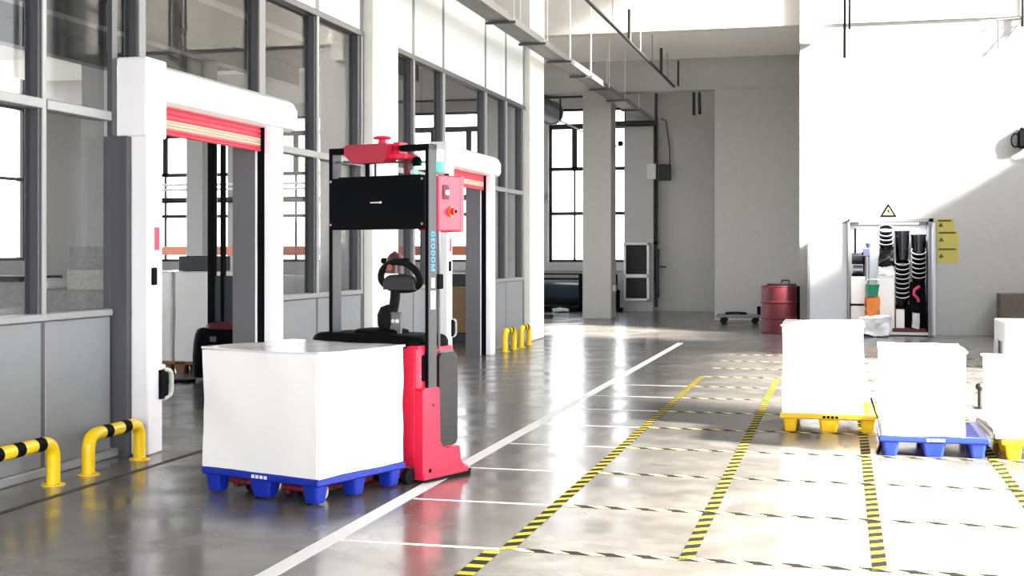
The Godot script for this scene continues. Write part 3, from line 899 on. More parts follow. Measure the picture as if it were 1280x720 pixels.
	part(fr, "dark_rail", Mb.new().span(Vector3(-0.075, 0.75, -0.02), Vector3(-0.045, 1.36, 0.02)), M.black)
	part(fr, "head", Mb.new().span(Vector3(-0.07, 1.36, -0.05), Vector3(0.05, 1.52, 0.05), 0.015), paint(Color(0.5, 0.5, 0.68), 0.5))
	part(fr, "cap", Mb.new().cyl(Vector3(0.02, 1.52, 0), Vector3(0.02, 1.6, 0), 0.03, 0.05, 14), paint(Color(0.35, 0.35, 0.6), 0.5))
	var gb := thing("green_bucket", "green plastic bucket on the orange sack in the cabinet", "bucket", Vector3(0.55, 0.72, z + 0.28))
	part(gb, "body", Mb.new().lathe([Vector2(0, 0), Vector2(0.09, 0), Vector2(0.12, 0.2), Vector2(0.13, 0.21), Vector2(0.115, 0.22), Vector2(0.085, 0.03), Vector2(0, 0.03)], 22), M.green_plastic)
	part(gb, "handle", Mb.new().tube(rounded([Vector3(-0.12, 0.2, 0), Vector3(-0.12, 0.3, 0), Vector3(0.12, 0.3, 0), Vector3(0.12, 0.2, 0)], 0.08), 0.01, 8), M.white_mark)
	solo("orange_sack", Mb.new().soft_box(Vector3(-0.1, 0, -0.08), Vector3(0.12, 0.6, 0.1), 12, 0.09, noise), M.orange_cloth, "orange sack standing between the left boxes and tall white carton", "sack", "", Vector3(0.53, 0.10, z + 0.28))
	solo("plastic_bag", Mb.new().soft_box(Vector3(-0.27, 0, -0.15), Vector3(0.25, 0.3, 0.15), 14, 0.10, noise, Vector3(3, 0, 1)), M.film, "bulging white plastic bag on the floor before the cabinet", "bag", "", Vector3(0.6, 0.04, -24.45))
	solo("cloth_heap", Mb.new().soft_box(Vector3(-0.14, 0, -0.1), Vector3(0.14, 0.16, 0.12), 10, 0.07, noise, Vector3(1, 4, 2)), M.film, "crumpled white cloth on top of the tall white carton", "cloth", "", Vector3(0.79, 1.10, z))
	# nested black tubs in three stacks
	var tub := thing("black_tub", "black tub with a pale rim, nested in the leftmost of three stacks", "tub", Vector3(0.79, 1.28, z - 0.02), 0.0, "nested black tubs in the left stack")
	var body := [Vector2(0, 0), Vector2(0.095, 0), Vector2(0.13, 0.2), Vector2(0.12, 0.2), Vector2(0.088, 0.015), Vector2(0, 0.015)]
	part(tub, "body", Mb.new().lathe(body, 26), M.black_gloss)
	part(tub, "rim", Mb.new().tube(circle(Vector3(0, 0.2, 0), 0.128, 26), 0.009, 6, true), M.film)
	tub.rotation.x = 0.35
	var nth := ["topmost", "second", "third", "fourth", "fifth", "sixth", "seventh", "eighth", "ninth"]
	var stacks := [["left", 0.79, 1.53, 0.08, 0.5, 4], ["middle", 1.075, 0.56, 0.085, 0.45, 8], ["right", 1.36, 0.94, 0.085, 0.55, 6]]
	for st in stacks:
		var n: int = st[5]
		for k in n:
			var says_it := "black tub with pale rim, %s of the cabinet's %s stack of tubs" % [nth[n - 1 - k] if k == n - 1 else nth[n - 1 - k] + " from the top", st[0]]
			var t: Node3D = tub
			if st[0] == "left" and k == 0:
				t.set_meta("label", says_it)
				t.position = Vector3(st[1], st[2], z - 0.02)
			else:
				t = again(tub, says_it, Vector3(st[1], st[2] + st[3] * k, z - 0.02), 0, "nested black tubs in the %s stack" % st[0])
			t.rotation.x = st[4]
	var tall := [Vector2(0, 0), Vector2(0.105, 0), Vector2(0.13, 0.5), Vector2(0.14, 0.5), Vector2(0.14, 0.53), Vector2(0.11, 0.53), Vector2(0.09, 0.03), Vector2(0, 0.03)]
	solo("tall_bucket", Mb.new().lathe(tall, 26), M.black_gloss, "tall plain black bucket topping the middle stack of tubs", "bucket", "tall black buckets", Vector3(1.075, 1.37, z - 0.02))
	solo("tall_bucket", Mb.new().lathe(tall, 26), M.black_gloss, "tall plain black bucket topping the rightmost stack of tubs", "bucket", "tall black buckets", Vector3(1.36, 1.30, z - 0.02))
	solo("black_sack", Mb.new().soft_box(Vector3(-0.13, 0, -0.12), Vector3(0.14, 0.36, 0.12), 12, 0.06, noise, Vector3(8, 1, 3)), M.black_gloss, "crumpled black sack under the left stack of tubs in the cabinet", "sack", "", Vector3(0.79, 1.24, z - 0.02))
	solo("black_crate", Mb.new().span(Vector3(-0.13, 0, -0.18), Vector3(0.10, 0.42, 0.05), 0.01), M.black, "black crate under the middle stack of tubs", "crate", "", Vector3(1.10, 0.14, z - 0.02))
	solo("black_sack", Mb.new().soft_box(Vector3(-0.16, 0, -0.12), Vector3(0.12, 0.82, 0.14), 12, 0.05, noise, Vector3(5, 1, 0)), M.black, "dark sack hanging under the rightmost stack of tubs", "sack", "", Vector3(1.36, 0.14, z - 0.02))
	solo("pink_cloth", Mb.new().tube([Vector3(0.07, 0.12, 0.0), Vector3(-0.02, 0.05, 0.02), Vector3(-0.03, -0.03, 0.03), Vector3(0.04, -0.1, 0.02), Vector3(0.05, -0.16, 0.0)], 0.028, 10), M.pink, "pink cloth strip lying over the dark sack", "cloth", "", Vector3(1.30, 0.78, z + 0.17))
	solo("clear_bag", Mb.new().soft_box(Vector3(-0.06, 0, -0.04), Vector3(0.06, 0.27, 0.06), 9, 0.05, noise, Vector3(2, 2, 7)), M.film, "crumpled clear bag standing before the dark sack", "bag", "", Vector3(1.31, 0.14, z + 0.19))
	# signs on the wall
	var tr := thing("warning_triangle", "triangular electric hazard sign above the open steel cabinet", "sign", Vector3(0.845, 2.16, -25.3))
	part(tr, "border", Mb.new().prism(PackedVector2Array([Vector2(-0.15, 0), Vector2(0.15, 0), Vector2(0, 0.25)]), 0.0, 0.008), M.black)
	part(tr, "face", Mb.new().prism(PackedVector2Array([Vector2(-0.092, 0.035), Vector2(0.092, 0.035), Vector2(0, 0.188)]), 0.008, 0.010), paint(Color(0.72, 0.66, 0.42), 0.6))
	part(tr, "bolt", Mb.new().prism(PackedVector2Array([Vector2(0.012, 0.17), Vector2(-0.032, 0.1), Vector2(-0.004, 0.1), Vector2(-0.018, 0.045), Vector2(0.036, 0.118), Vector2(0.008, 0.118)]), 0.010, 0.012), M.black)
	var says := ["small yellow notice, top of the three beside the cabinet", "middle of the three yellow notices beside the cabinet", "lowest of the three yellow notices beside the cabinet"]
	var k := 0
	for s in [[1.69, 1.90, 2.0, 2.12], [1.70, 1.61, 2.08, 1.90], [1.70, 1.31, 2.08, 1.60]]:
		var sg := thing("wall_notice", says[k], "sign", Vector3(s[0], s[1], -25.3), 0, "yellow notices by the cabinet")
		var ww: float = s[2] - s[0]
		var hh: float = s[3] - s[1]
		part(sg, "board", Mb.new().span(Vector3(0, 0, 0), Vector3(ww, hh, 0.008)), M.sign_yellow)
		var ink := paint(Color(0.25, 0.22, 0.08), 0.7)
		part(sg, "heading_bar", Mb.new().span(Vector3(0.03, hh - 0.05, 0.008), Vector3(ww - 0.05, hh - 0.02, 0.0095)), ink)
		part(sg, "triangle_mark", Mb.new().prism(PackedVector2Array([Vector2(0.03, hh * 0.34), Vector2(0.12, hh * 0.34), Vector2(0.075, hh * 0.34 + 0.08)]), 0.008, 0.0095), ink)
		k += 1
	# right-hand corner: carton against the wall and a white machine
	solo("brown_carton", Mb.new().span(Vector3(0, 0, 0), Vector3(0.9, 0.78, 0.5), 0.01), M.carton_brown, "brown carton against the white end wall behind the white cabinet", "carton", "", Vector3(2.72, 0, -25.2))
	var wc := thing("white_cabinet", "low white cabinet with a metal panel on its side, near right edge", "cabinet", Vector3(2.04, 0, -18.0))
	part(wc, "body", Mb.new().span(Vector3(0, 0.04, -1.2), Vector3(0.9, 0.605, 0), 0.012), M.enamel)
	part(wc, "plinth", Mb.new().span(Vector3(0.03, 0, -1.15), Vector3(0.85, 0.04, -0.04)), M.dark_grey)
	part(wc, "recess_plate", Mb.new().span(Vector3(-0.006, 0.06, -0.80), Vector3(0.002, 0.34, -0.30)), M.mid_grey)
	part(wc, "metal_tube", Mb.new().cyl(Vector3(-0.03, 0.05, -0.55), Vector3(-0.03, 0.34, -0.55), 0.05, -1, 18), M.steel)

func circle(at: Vector3, r: float, count := 24) -> Array:
	var out := []
	for i in count:
		var t := TAU * i / count
		out.append(at + Vector3(cos(t) * r, 0, sin(t) * r))
	return out

# ---------------------------------------------------------------- plastic pallets and wrapped loads
func make_pallet(label: String, mat: Material, mark: Material, w: float, d: float) -> Node3D:
	# origin: middle of the front edge on the floor; the pallet reaches back along -z
	var p := thing("plastic_pallet", label, "pallet", Vector3.ZERO, 0, "plastic pallets")
	var t := 0.045
	var y1 := 0.15
	var y0 := y1 - t
	# rim
	var rim := Mb.new()
	part(p, "front_rail", Mb.new().span(Vector3(-w / 2, y0, -0.07), Vector3(w / 2, y1, 0), 0.01), mat)
	part(p, "back_rail", Mb.new().span(Vector3(-w / 2, y0, -d), Vector3(w / 2, y1, -d + 0.07), 0.01), mat)
	for s in [-1.0, 1.0]:
		part(p, "side_rail", Mb.new().span(Vector3(s * w / 2, y0, -d + 0.05), Vector3(s * (w / 2 - 0.07), y1 - 0.001, -0.05), 0.01), mat)
	# deck bars
	var n := int((d - 0.14) / 0.085)
	for i in n:
		var z := -0.07 - (d - 0.14) * (i + 0.5) / n
		part(p, "deck_bar", Mb.new().span(Vector3(-w / 2 + 0.06, y1 - 0.025, z - 0.017), Vector3(w / 2 - 0.06, y1 - 0.003, z + 0.017), 0.004), mat)
	for x in [-0.17, 0.0, 0.17]:
		part(p, "rib", Mb.new().span(Vector3(x * w - 0.02, y0, -d + 0.05), Vector3(x * w + 0.02, y1 - 0.026, -0.05)), mat)
	for ix in 3:
		for iz in 3:
			var cx := (ix - 1) * (w / 2 - 0.085)
			var cz := -0.07 - iz * (d - 0.14) / 2
			part(p, "leg", taper(Vector3(cx, 0, cz), 0.085 if ix == 1 else 0.06, 0.06, y0 + 0.004), mat)
	for i in 4:
		part(p, "printed_mark", Mb.new().span(Vector3(-0.05 + i * 0.034, y0 + 0.012, 0), Vector3(-0.026 + i * 0.034, y1 - 0.013, 0.0015)), mark)
	return p

func taper(at: Vector3, hx: float, hz: float, h: float) -> Mb:
	# a hollow-looking foot that narrows downwards, with rounded corners
	var mb := Mb.new()
	var ring := []
	for lv in [[0.0, 0.72], [0.012, 0.78], [h, 1.0]]:
		var pl := round_rect(-hx * lv[1], -hz * lv[1], hx * lv[1], hz * lv[1], 0.02, 3)
		var row := []
		for q in pl:
			row.append(at + Vector3(q.x, lv[0], -q.y))
		ring.append(row)
	var m: int = ring[0].size()
	for l in 2:
		for i in m:
			var j := (i + 1) % m
			var out: Vector3 = ring[l][i] - at
			out.y = 0
			mb.toward(ring[l][i], ring[l][j], ring[l + 1][j], out)
			mb.toward(ring[l][i], ring[l + 1][j], ring[l + 1][i], out)
	for i in m:
		mb.toward(at, ring[0][i], ring[0][(i + 1) % m], Vector3.DOWN)
	return mb

func make_load(called: String, label: String, lo: Vector3, hi: Vector3, off: Vector3, at: Vector3, turn: float) -> Node3D:
	var o := thing(called, label, "wrapped load", at, turn, "wrapped loads on pallets")
	part(o, "body", Mb.new().soft_box(lo, hi - Vector3(0, 0.012, 0), 16, 0.012, noise, off), M.wrap)
	var m := 0.012
	part(o, "top_sheet", Mb.new().soft_box(Vector3(lo.x - m, hi.y - 0.014, lo.z - m), Vector3(hi.x + m, hi.y, hi.z + m), 12, 0.010, noise, off + Vector3(9, 0, 0)), M.film, "loose sheet over the top")
	part(o, "corner_tape", Mb.new().soft_box(Vector3(hi.x - 0.05, lo.y + 0.01, hi.z - 0.002), Vector3(hi.x - 0.015, hi.y - 0.03, hi.z + 0.004), 6, 0.010, noise, off), M.wrap)
	return o

func pallets_and_loads() -> void:
	var th := deg_to_rad(-18.65)
	# the pallet that the stacker carries
	var e1 := Vector3(cos(-th), 0, sin(-th))
	var e3 := Vector3(-sin(-th), 0, cos(-th))
	var p0 := Vector3(-2.98, 0, -7.25)
	var blue := make_pallet("blue plastic pallet carried on the forks of the red stacker truck", M.plastic_blue, M.white_mark, 0.97, 0.85)
	blue.position = p0 - e1 * 0.485 + Vector3(0, 0.012, 0)
	blue.rotation.y = th
	make_load("wrapped_stack", "large square white wrapped stack on the stacker truck's blue pallet", Vector3(-0.47, 0, -0.83), Vector3(0.475, 0.75, -0.012), Vector3(2, 1, 5), p0 - e1 * 0.485 + Vector3(0, 0.16, 0), th)
	# the three standing on the marked bays
	var yel := make_pallet("yellow plastic pallet nearest the hazard tape, left of the blue pallet", M.plastic_yellow, M.black, 0.80, 1.0)
	yel.position = Vector3(-0.10, 0, -11.33)
	again(yel, "yellow plastic pallet at the right edge beside the blue pallet", Vector3(1.53, 0, -10.13))
	var bl2 := make_pallet("blue plastic pallet standing on the floor between the two yellow pallets", M.plastic_blue, M.white_mark, 0.78, 1.0)
	bl2.position = Vector3(0.66, 0, -10.12)
	make_load("wrapped_stack", "tall white wrapped stack on the left yellow pallet", Vector3(-0.38, 0, -0.95), Vector3(0.28, 0.745, -0.02), Vector3(7, 3, 1), Vector3(-0.10, 0.15, -11.33), 0)
	make_load("wrapped_stack", "white wrapped stack on the blue pallet standing on the floor", Vector3(-0.37, 0, -0.9), Vector3(0.225, 0.63, -0.02), Vector3(4, 8, 2), Vector3(0.66, 0.15, -10.12), 0)
	make_load("wrapped_stack", "white wrapped stack at the right edge on the second yellow pallet", Vector3(-0.44, 0, -0.92), Vector3(0.35, 0.55, -0.03), Vector3(1, 5, 9), Vector3(1.53, 0.15, -10.13), 0)
	solo("loose_cord", Mb.new().tube([Vector3(0.24, 0.3, -11.3), Vector3(0.27, 0.2, -11.2), Vector3(0.31, 0.12, -11.1), Vector3(0.305, 0.05, -10.9), Vector3(0.29, 0.012, -10.6), Vector3(0.26, 0.012, -10.2)], 0.008, 8), M.black, "black cord trailing down beside the left yellow pallet", "cord")
	for k in 2:
		solo("grey_bar", Mb.new().box(Vector3(0.03, 0.03, 0.9), Vector3.ZERO, 0.004), M.galv, ["left of two grey bars lying between the blue and yellow pallets", "right of two grey bars lying between the blue and yellow pallets"][k], "bar", "loose grey bars", Vector3(1.06 + 0.03 * k, 0.165 + 0.012 * k, -10.62), 0.02 + 0.05 * k)
	var ps := thing("short_post", "short dark post with a knob standing behind the blue pallet", "post", Vector3(1.30, 0, -13.45))
	part(ps, "shaft", Mb.new().cyl(Vector3(0, 0, 0), Vector3(0, 0.2, 0), 0.022, -1, 12), M.dark_grey)
	part(ps, "knob", Mb.new().lathe([Vector2(0, 0), Vector2(0.035, 0.0), Vector2(0.045, 0.03), Vector2(0.03, 0.06), Vector2(0, 0.07)], 14, Vector3(0, 0.18, 0)), M.dark_grey)
	part(ps, "foot", Mb.new().cyl(Vector3(0, 0, 0), Vector3(0, 0.015, 0), 0.06, -1, 16), M.dark_grey)
	solo("white_carton", Mb.new().span(Vector3(-0.12, 0, -0.1), Vector3(0.08, 0.14, 0.1), 0.01), M.enamel, "small white carton behind the blue pallet beside the short post", "carton", "", Vector3(1.17, 0, -13.9))

# ---------------------------------------------------------------- the driverless stacker truck
func stacker() -> void:
	var th := deg_to_rad(-18.65)
	var t := thing("stacker_truck", "red and black driverless stacker truck carrying the white stack on its forks", "stacker truck", Vector3(-2.98, 0, -7.25), th)
	# local frame: x to the right across the truck, +z towards the load; the truck body starts at z = -0.98
	var body := part(t, "body", Mb.new().prism(round_rect(-0.93, -1.40, -0.0, -0.99, 0.05), 0.10, 0.875), M.red)
	body.mesh = upright(round_rect(-0.93, -1.40, 0.0, -0.99, 0.05), 0.10, 0.875).mesh()
	part(body, "seam_panel", Mb.new().span(Vector3(-0.90, 0.16, -0.99), Vector3(-0.035, 0.80, -0.982), 0.003), M.red)
	part(body, "top_cap", Mb.new().span(Vector3(-0.19, 0.868, -1.2), Vector3(-0.005, 0.892, -0.988), 0.008), M.red)
	part(t, "top_cover", dome(round_rect(-0.955, -1.42, -0.03, -0.985, 0.09), 0.875, 0.955), M.black)
	part(t, "seat_pad", dome(round_rect(-0.66, -1.36, -0.30, -1.05, 0.12), 0.955, 0.985), M.black)
	# red side panel with a notch for the grey cover
	var sp := PackedVector2Array([Vector2(0.98, 0.04), Vector2(1.46, 0.055), Vector2(1.415, 0.10), Vector2(1.40, 0.20), Vector2(1.25, 0.20), Vector2(1.20, 0.215), Vector2(1.175, 0.26), Vector2(1.165, 0.60), Vector2(1.155, 0.615), Vector2(0.995, 0.615), Vector2(0.98, 0.60)])
	var mb := Mb.new()
	mb.xf = Transform3D(Basis(Vector3(0, 0, -1), Vector3(0, 1, 0), Vector3(1, 0, 0)), Vector3.ZERO)
	mb.prism(sp, -0.03, 0.035)
	var side := part(t, "side_panel", mb, M.red)
	for q in [[1.06, 0.075], [1.10, 0.50]]:
		part(side, "screw", Mb.new().cyl(Vector3(0.034, q[1], -q[0]), Vector3(0.039, q[1], -q[0]), 0.014, -1, 14), M.black if q[1] < 0.2 else M.deep_red)
	var b2 := Mb.new()
	b2.span(Vector3(-0.96, 0.03, -1.45), Vector3(-0.90, 0.615, -0.985), 0.012)
	part(t, "side_panel", b2, M.red)
	part(t, "base_flare", upright(PackedVector2Array([Vector2(-0.95, -0.985), Vector2(0.045, -0.985), Vector2(0.062, -1.46), Vector2(0.0, -1.53), Vector2(-0.9, -1.53), Vector2(-0.96, -1.46)]), 0.022, 0.055), M.red)
	part(t, "rubber_bumper", upright(PackedVector2Array([Vector2(-0.95, -0.99), Vector2(0.05, -0.99), Vector2(0.078, -1.46), Vector2(0.02, -1.56), Vector2(-0.92, -1.56), Vector2(-0.98, -1.46)]), 0.006, 0.024), M.rubber)
	# grey rear cover seen beside the mast
	var gp := PackedVector2Array()
	for q in round_rect(1.175, 0.212, 1.385, 0.835, 0.045):
		gp.append(q)
	var g := Mb.new()
	g.xf = Transform3D(Basis(Vector3(0, 0, -1), Vector3(0, 1, 0), Vector3(1, 0, 0)), Vector3.ZERO)
	g.prism(gp, -0.94, 0.028)
	part(t, "rear_cover", g, paint(Color(0.085, 0.088, 0.095), 0.5))
	part(t, "rear_cover_cap", Mb.new().span(Vector3(-0.9, 0.825, -1.37), Vector3(0.02, 0.85, -1.19), 0.012), M.mid_grey)
	# drive wheel and fork wheels
	part(t, "drive_wheel", Mb.new().cyl(Vector3(-0.5, 0.10, -1.2), Vector3(-0.4, 0.10, -1.2), 0.095, -1, 24), M.rubber)
	for x in [-0.70, -0.27]:
		var f := part(t, "fork", Mb.new().span(Vector3(x - 0.09, 0.065, -1.0), Vector3(x + 0.09, 0.105, -0.06), 0.012), M.deep_red)
		part(f, "fork_side", Mb.new().span(Vector3(x - 0.085, 0.035, -0.75), Vector3(x - 0.055, 0.07, -0.10), 0.005), M.deep_red)
		part(f, "fork_side", Mb.new().span(Vector3(x + 0.055, 0.035, -0.75), Vector3(x + 0.085, 0.07, -0.10), 0.005), M.deep_red)
		part(f, "load_wheel", Mb.new().cyl(Vector3(x - 0.04, 0.042, -0.2), Vector3(x + 0.04, 0.042, -0.2), 0.04, -1, 20), M.black)
	var cw := part(t, "outrigger_wheel", Mb.new().cyl(Vector3(-0.185, 0.05, -0.20), Vector3(-0.135, 0.05, -0.20), 0.049, -1, 22), M.carton_pale)
	part(cw, "wheel_hub", Mb.new().cyl(Vector3(-0.19, 0.05, -0.20), Vector3(-0.13, 0.05, -0.20), 0.02, -1, 14), M.steel)
	part(t, "caster_wheel", Mb.new().cyl(Vector3(-0.06, 0.05, -0.92), Vector3(-0.02, 0.05, -0.92), 0.05, -1, 22), M.rubber)
	# portal frame
	part(t, "mast_post", Mb.new().span(Vector3(0.005, 0.30, -1.145), Vector3(0.03, 2.215, -1.052), 0.004), M.post)
	part(t, "mast_post", Mb.new().span(Vector3(-0.815, 0.94, -1.145), Vector3(-0.785, 2.215, -1.052), 0.004), M.post)
	part(t, "post_edge", Mb.new().span(Vector3(0.005, 0.62, -1.052), Vector3(0.03, 2.215, -1.046), 0.002), M.black)
	part(t, "post_edge", Mb.new().span(Vector3(-0.815, 0.94, -1.052), Vector3(-0.785, 2.215, -1.046), 0.002), M.black)
	part(t, "top_bar", Mb.new().span(Vector3(-0.815, 2.175, -1.145), Vector3(0.03, 2.215, -1.05), 0.004), M.black)
	part(t, "gusset", Mb.new().span(Vector3(-0.02, 0.66, -1.06), Vector3(0.006, 0.83, -1.02), 0.003), M.black)
	for y in [0.69, 0.80]:
		part(t, "gusset_bolt", Mb.new().cyl(Vector3(-0.008, y, -1.021), Vector3(-0.008, y, -1.014), 0.007, -1, 10), M.steel)
	var pl := part(t, "cover_plate", Mb.new().span(Vector3(-0.795, 1.655, -1.045), Vector3(0.02, 2.005, -1.02), 0.006), M.black)
	for q in [[-0.775, 1.69], [-0.0, 1.69], [-0.775, 1.985], [-0.0, 1.985]]:
		part(pl, "screw", Mb.new().cyl(Vector3(q[0], q[1], -1.021), Vector3(q[0], q[1], -1.016), 0.008, -1, 12), M.steel)
	part(pl, "small_print", Mb.new().span(Vector3(-0.43, 1.832, -1.02), Vector3(-0.36, 1.839, -1.0185)), M.white_mark)
	part(pl, "small_print", Mb.new().span(Vector3(-0.355, 1.830, -1.02), Vector3(-0.335, 1.842, -1.0185)), M.white_mark)
	part(pl, "back_tray", Mb.new().span(Vector3(-0.73, 2.0, -1.3), Vector3(-0.03, 2.015, -1.045), 0.003), M.black)
	# scanner head on the top bar
	var hp := PackedVector2Array([Vector2(-0.625, 2.215), Vector2(-0.625, 2.16), Vector2(-0.56, 2.10), Vector2(-0.29, 2.10), Vector2(-0.265, 2.13), Vector2(-0.265, 2.225), Vector2(-0.60, 2.225)])
	var hd := part(t, "scanner_housing", Mb.new().prism(hp, -1.10, -0.98), M.crimson)
	part(hd, "scanner_stem", Mb.new().cyl(Vector3(-0.36, 2.22, -1.06), Vector3(-0.36, 2.262, -1.06), 0.03, 0.022, 18), M.red)
	part(hd, "scanner_disc", Mb.new().lathe([Vector2(0, 0), Vector2(0.055, 0), Vector2(0.062, 0.008), Vector2(0.05, 0.018), Vector2(0, 0.02)], 24, Vector3(-0.36, 2.26, -1.06)), M.red)
	part(hd, "camera_shelf", Mb.new().span(Vector3(-0.27, 2.12, -1.16), Vector3(-0.13, 2.155, -1.02), 0.006), M.red)
	part(hd, "cap_block", Mb.new().span(Vector3(-0.265, 2.15, -1.14), Vector3(-0.205, 2.235, -1.05), 0.006), M.red)
	part(t, "camera_stalk", Mb.new().span(Vector3(-0.20, 2.01, -1.12), Vector3(-0.155, 2.13, -1.08), 0.004), M.deep_red)
	part(t, "camera_stalk", Mb.new().cyl(Vector3(-0.52, 2.01, -1.1), Vector3(-0.52, 2.12, -1.1), 0.016, -1, 10), M.black)
	part(t, "camera_stalk", Mb.new().cyl(Vector3(-0.475, 2.01, -1.13), Vector3(-0.475, 2.12, -1.13), 0.008, -1, 8), M.dark_grey)
	part(t, "camera_eye", Mb.new().lathe([Vector2(0, 0), Vector2(0.03, 0.0), Vector2(0.035, 0.03), Vector2(0.02, 0.06), Vector2(0, 0.06)], 14, Vector3(-0.10, 2.075, -1.1)), M.black)
	part(t, "camera_eye", Mb.new().lathe([Vector2(0, 0), Vector2(0.025, 0.0), Vector2(0.03, 0.02), Vector2(0, 0.045)], 14, Vector3(-0.125, 2.02, -1.1)), M.film)
	part(t, "side_bracket", Mb.new().span(Vector3(-0.68, 2.0, -1.2), Vector3(-0.63, 2.09, -1.16), 0.004), M.mid_grey)
	part(t, "cross_rail", Mb.new().cyl(Vector3(-0.78, 2.13, -1.16), Vector3(-0.0, 2.10, -1.16), 0.008, -1, 8), M.galv)
	# red control box on the right-hand post
	var cb := part(t, "control_box", Mb.new().span(Vector3(-0.13, 1.645, -1.40), Vector3(0.042, 2.015, -1.148), 0.008), M.red)
	part(cb, "box_flange", Mb.new().span(Vector3(-0.13, 1.64, -1.455), Vector3(0.036, 2.02, -1.40), 0.006), M.red)
	part(cb, "button_plate", Mb.new().span(Vector3(0.042, 1.855, -1.26), Vector3(0.048, 1.95, -1.19), 0.003), M.deep_red)
	part(cb, "push_button", Mb.new().cyl(Vector3(0.046, 1.90, -1.225), Vector3(0.062, 1.90, -1.225), 0.018, -1, 18), M.white_mark)
	part(cb, "stop_ring", Mb.new().cyl(Vector3(0.04, 1.775, -1.29), Vector3(0.05, 1.775, -1.29), 0.038, -1, 24), paint(Color(0.9, 0.45, 0.1), 0.4), "orange collar")
	part(cb, "stop_button", Mb.new().cyl(Vector3(0.05, 1.775, -1.29), Vector3(0.08, 1.775, -1.29), 0.022, 0.026, 20), M.red)
	part(cb, "stop_centre", Mb.new().cyl(Vector3(0.08, 1.775, -1.29), Vector3(0.082, 1.775, -1.29), 0.012, -1, 14), M.black)
	part(cb, "top_latch", Mb.new().span(Vector3(-0.02, 2.015, -1.30), Vector3(0.02, 2.03, -1.26), 0.003), M.black)
	# signal lamp: green lens under a clear cap
	var lamp := part(t, "signal_lamp", Mb.new().lathe([Vector2(0, 0), Vector2(0.05, 0), Vector2(0.052, 0.018), Vector2(0.0, 0.02)], 24, Vector3(-0.02, 2.018, -1.21)), M.mid_grey)
	var gm := paint(Color(0.1, 0.75, 0.5), 0.25)
	gm.emission_enabled = true
	gm.emission = Color(0.06, 0.62, 0.4)
	gm.emission_energy_multiplier = 0.12
	part(lamp, "green_lens", Mb.new().cyl(Vector3(-0.02, 2.036, -1.21), Vector3(-0.02, 2.105, -1.21), 0.048, -1, 24), gm, "lit green lens")
	part(lamp, "clear_cap", Mb.new().lathe([Vector2(0, 0), Vector2(0.048, 0), Vector2(0.048, 0.07), Vector2(0.035, 0.085), Vector2(0, 0.09)], 24, Vector3(-0.02, 2.105, -1.21)), M.enamel)
	var gl := OmniLight3D.new()
	gl.name = "signal_glow"
	gl.light_color = Color(0.2, 1.0, 0.7)
	gl.light_energy = 0.004
	gl.light_size = 0.04
	gl.omni_range = 40.0
	gl.omni_attenuation = 2.0
	gl.shadow_enabled = true
	gl.position = Vector3(-0.02, 2.07, -1.15)
	t.add_child(gl)
	# lettering down the right-hand post
	var le := MeshInstance3D.new()
	le.name = "lettering"
	le.mesh = text_mesh("GEODOM", 0.044, 0.002)
	le.material_override = M.blue_letter
	le.transform = Transform3D(Basis(Vector3(0, -1, 0), Vector3(0, 0, -1), Vector3(1, 0, 0)), Vector3(0.031, 1.51, -1.098))
	t.add_child(le, true)
	le.set_meta("label", "light blue lettering reading down the post")
	part(t, "post_label", Mb.new().span(Vector3(0.03, 1.13, -1.125), Vector3(0.0315, 1.25, -1.075)), M.white_mark, "white sticker")
	part(t, "post_label", Mb.new().span(Vector3(0.03, 1.27, -1.12), Vector3(0.0315, 1.335, -1.08)), M.film, "pale sticker")
	part(t, "cable", Mb.new().tube([Vector3(0.02, 1.66, -1.17), Vector3(0.02, 1.4, -1.18), Vector3(0.022, 1.1, -1.175), Vector3(0.02, 0.86, -1.18)], 0.009, 8), M.frame)
	part(t, "cable", Mb.new().tube([Vector3(0.01, 1.66, -1.2), Vector3(0.01, 1.3, -1.2), Vector3(0.01, 0.86, -1.2)], 0.006, 8), M.steel)
	part(t, "cable_clip", Mb.new().span(Vector3(-0.01, 1.26, -1.21), Vector3(0.04, 1.36, -1.15), 0.008), M.black)
	# tiller
	var arm := part(t, "tiller_arm", Mb.new().tube(rounded([Vector3(-0.40, 0.95, -1.2), Vector3(-0.385, 1.08, -1.2), Vector3(-0.36, 1.18, -1.2), Vector3(-0.355, 1.3, -1.2)], 0.05), 0.034, 14), M.rubber)
	part(arm, "arm_knuckle", Mb.new().lathe([Vector2(0, -0.09), Vector2(0.05, -0.08), Vector2(0.07, -0.03), Vector2(0.072, 0.04), Vector2(0.05, 0.09), Vector2(0, 0.11)], 20, Vector3(-0.415, 1.04, -1.19)), M.rubber)
	part(arm, "bracket_plate", Mb.new().span(Vector3(-0.375, 0.95, -1.17), Vector3(-0.27, 1.10, -1.15), 0.012), M.mid_grey)
	for x in [-0.335, -0.30]:
		part(arm, "bracket_bolt", Mb.new().cyl(Vector3(x, 1.04, -1.15), Vector3(x, 1.04, -1.14), 0.013, -1, 12), M.white_mark)
	var loop := []
	for i in 28:
		var a := TAU * i / 28
		var sx := cos(a)
		loop.append(Vector3(-0.30 + sx * 0.165, 1.345 + sin(a) * 0.095 - 0.02 * sx * sx, -1.18 + 0.03 * sin(a)))
	var grip := part(t, "tiller_grip", Mb.new().tube(loop, 0.024, 10, true), M.rubber)
	part(grip, "grip_web", dome(round_rect(-0.45, -1.22, -0.165, -1.165, 0.025), 1.25, 1.352), M.dark_grey)
	part(grip, "control_head", dome(round_rect(-0.42, -1.24, -0.29, -1.14, 0.045), 1.36, 1.51), paint(Color(0.3, 0.2, 0.2), 0.35))
	part(grip, "thumb_wheel", Mb.new().cyl(Vector3(-0.46, 1.445, -1.19), Vector3(-0.24, 1.445, -1.19), 0.02, -1, 14), M.black)
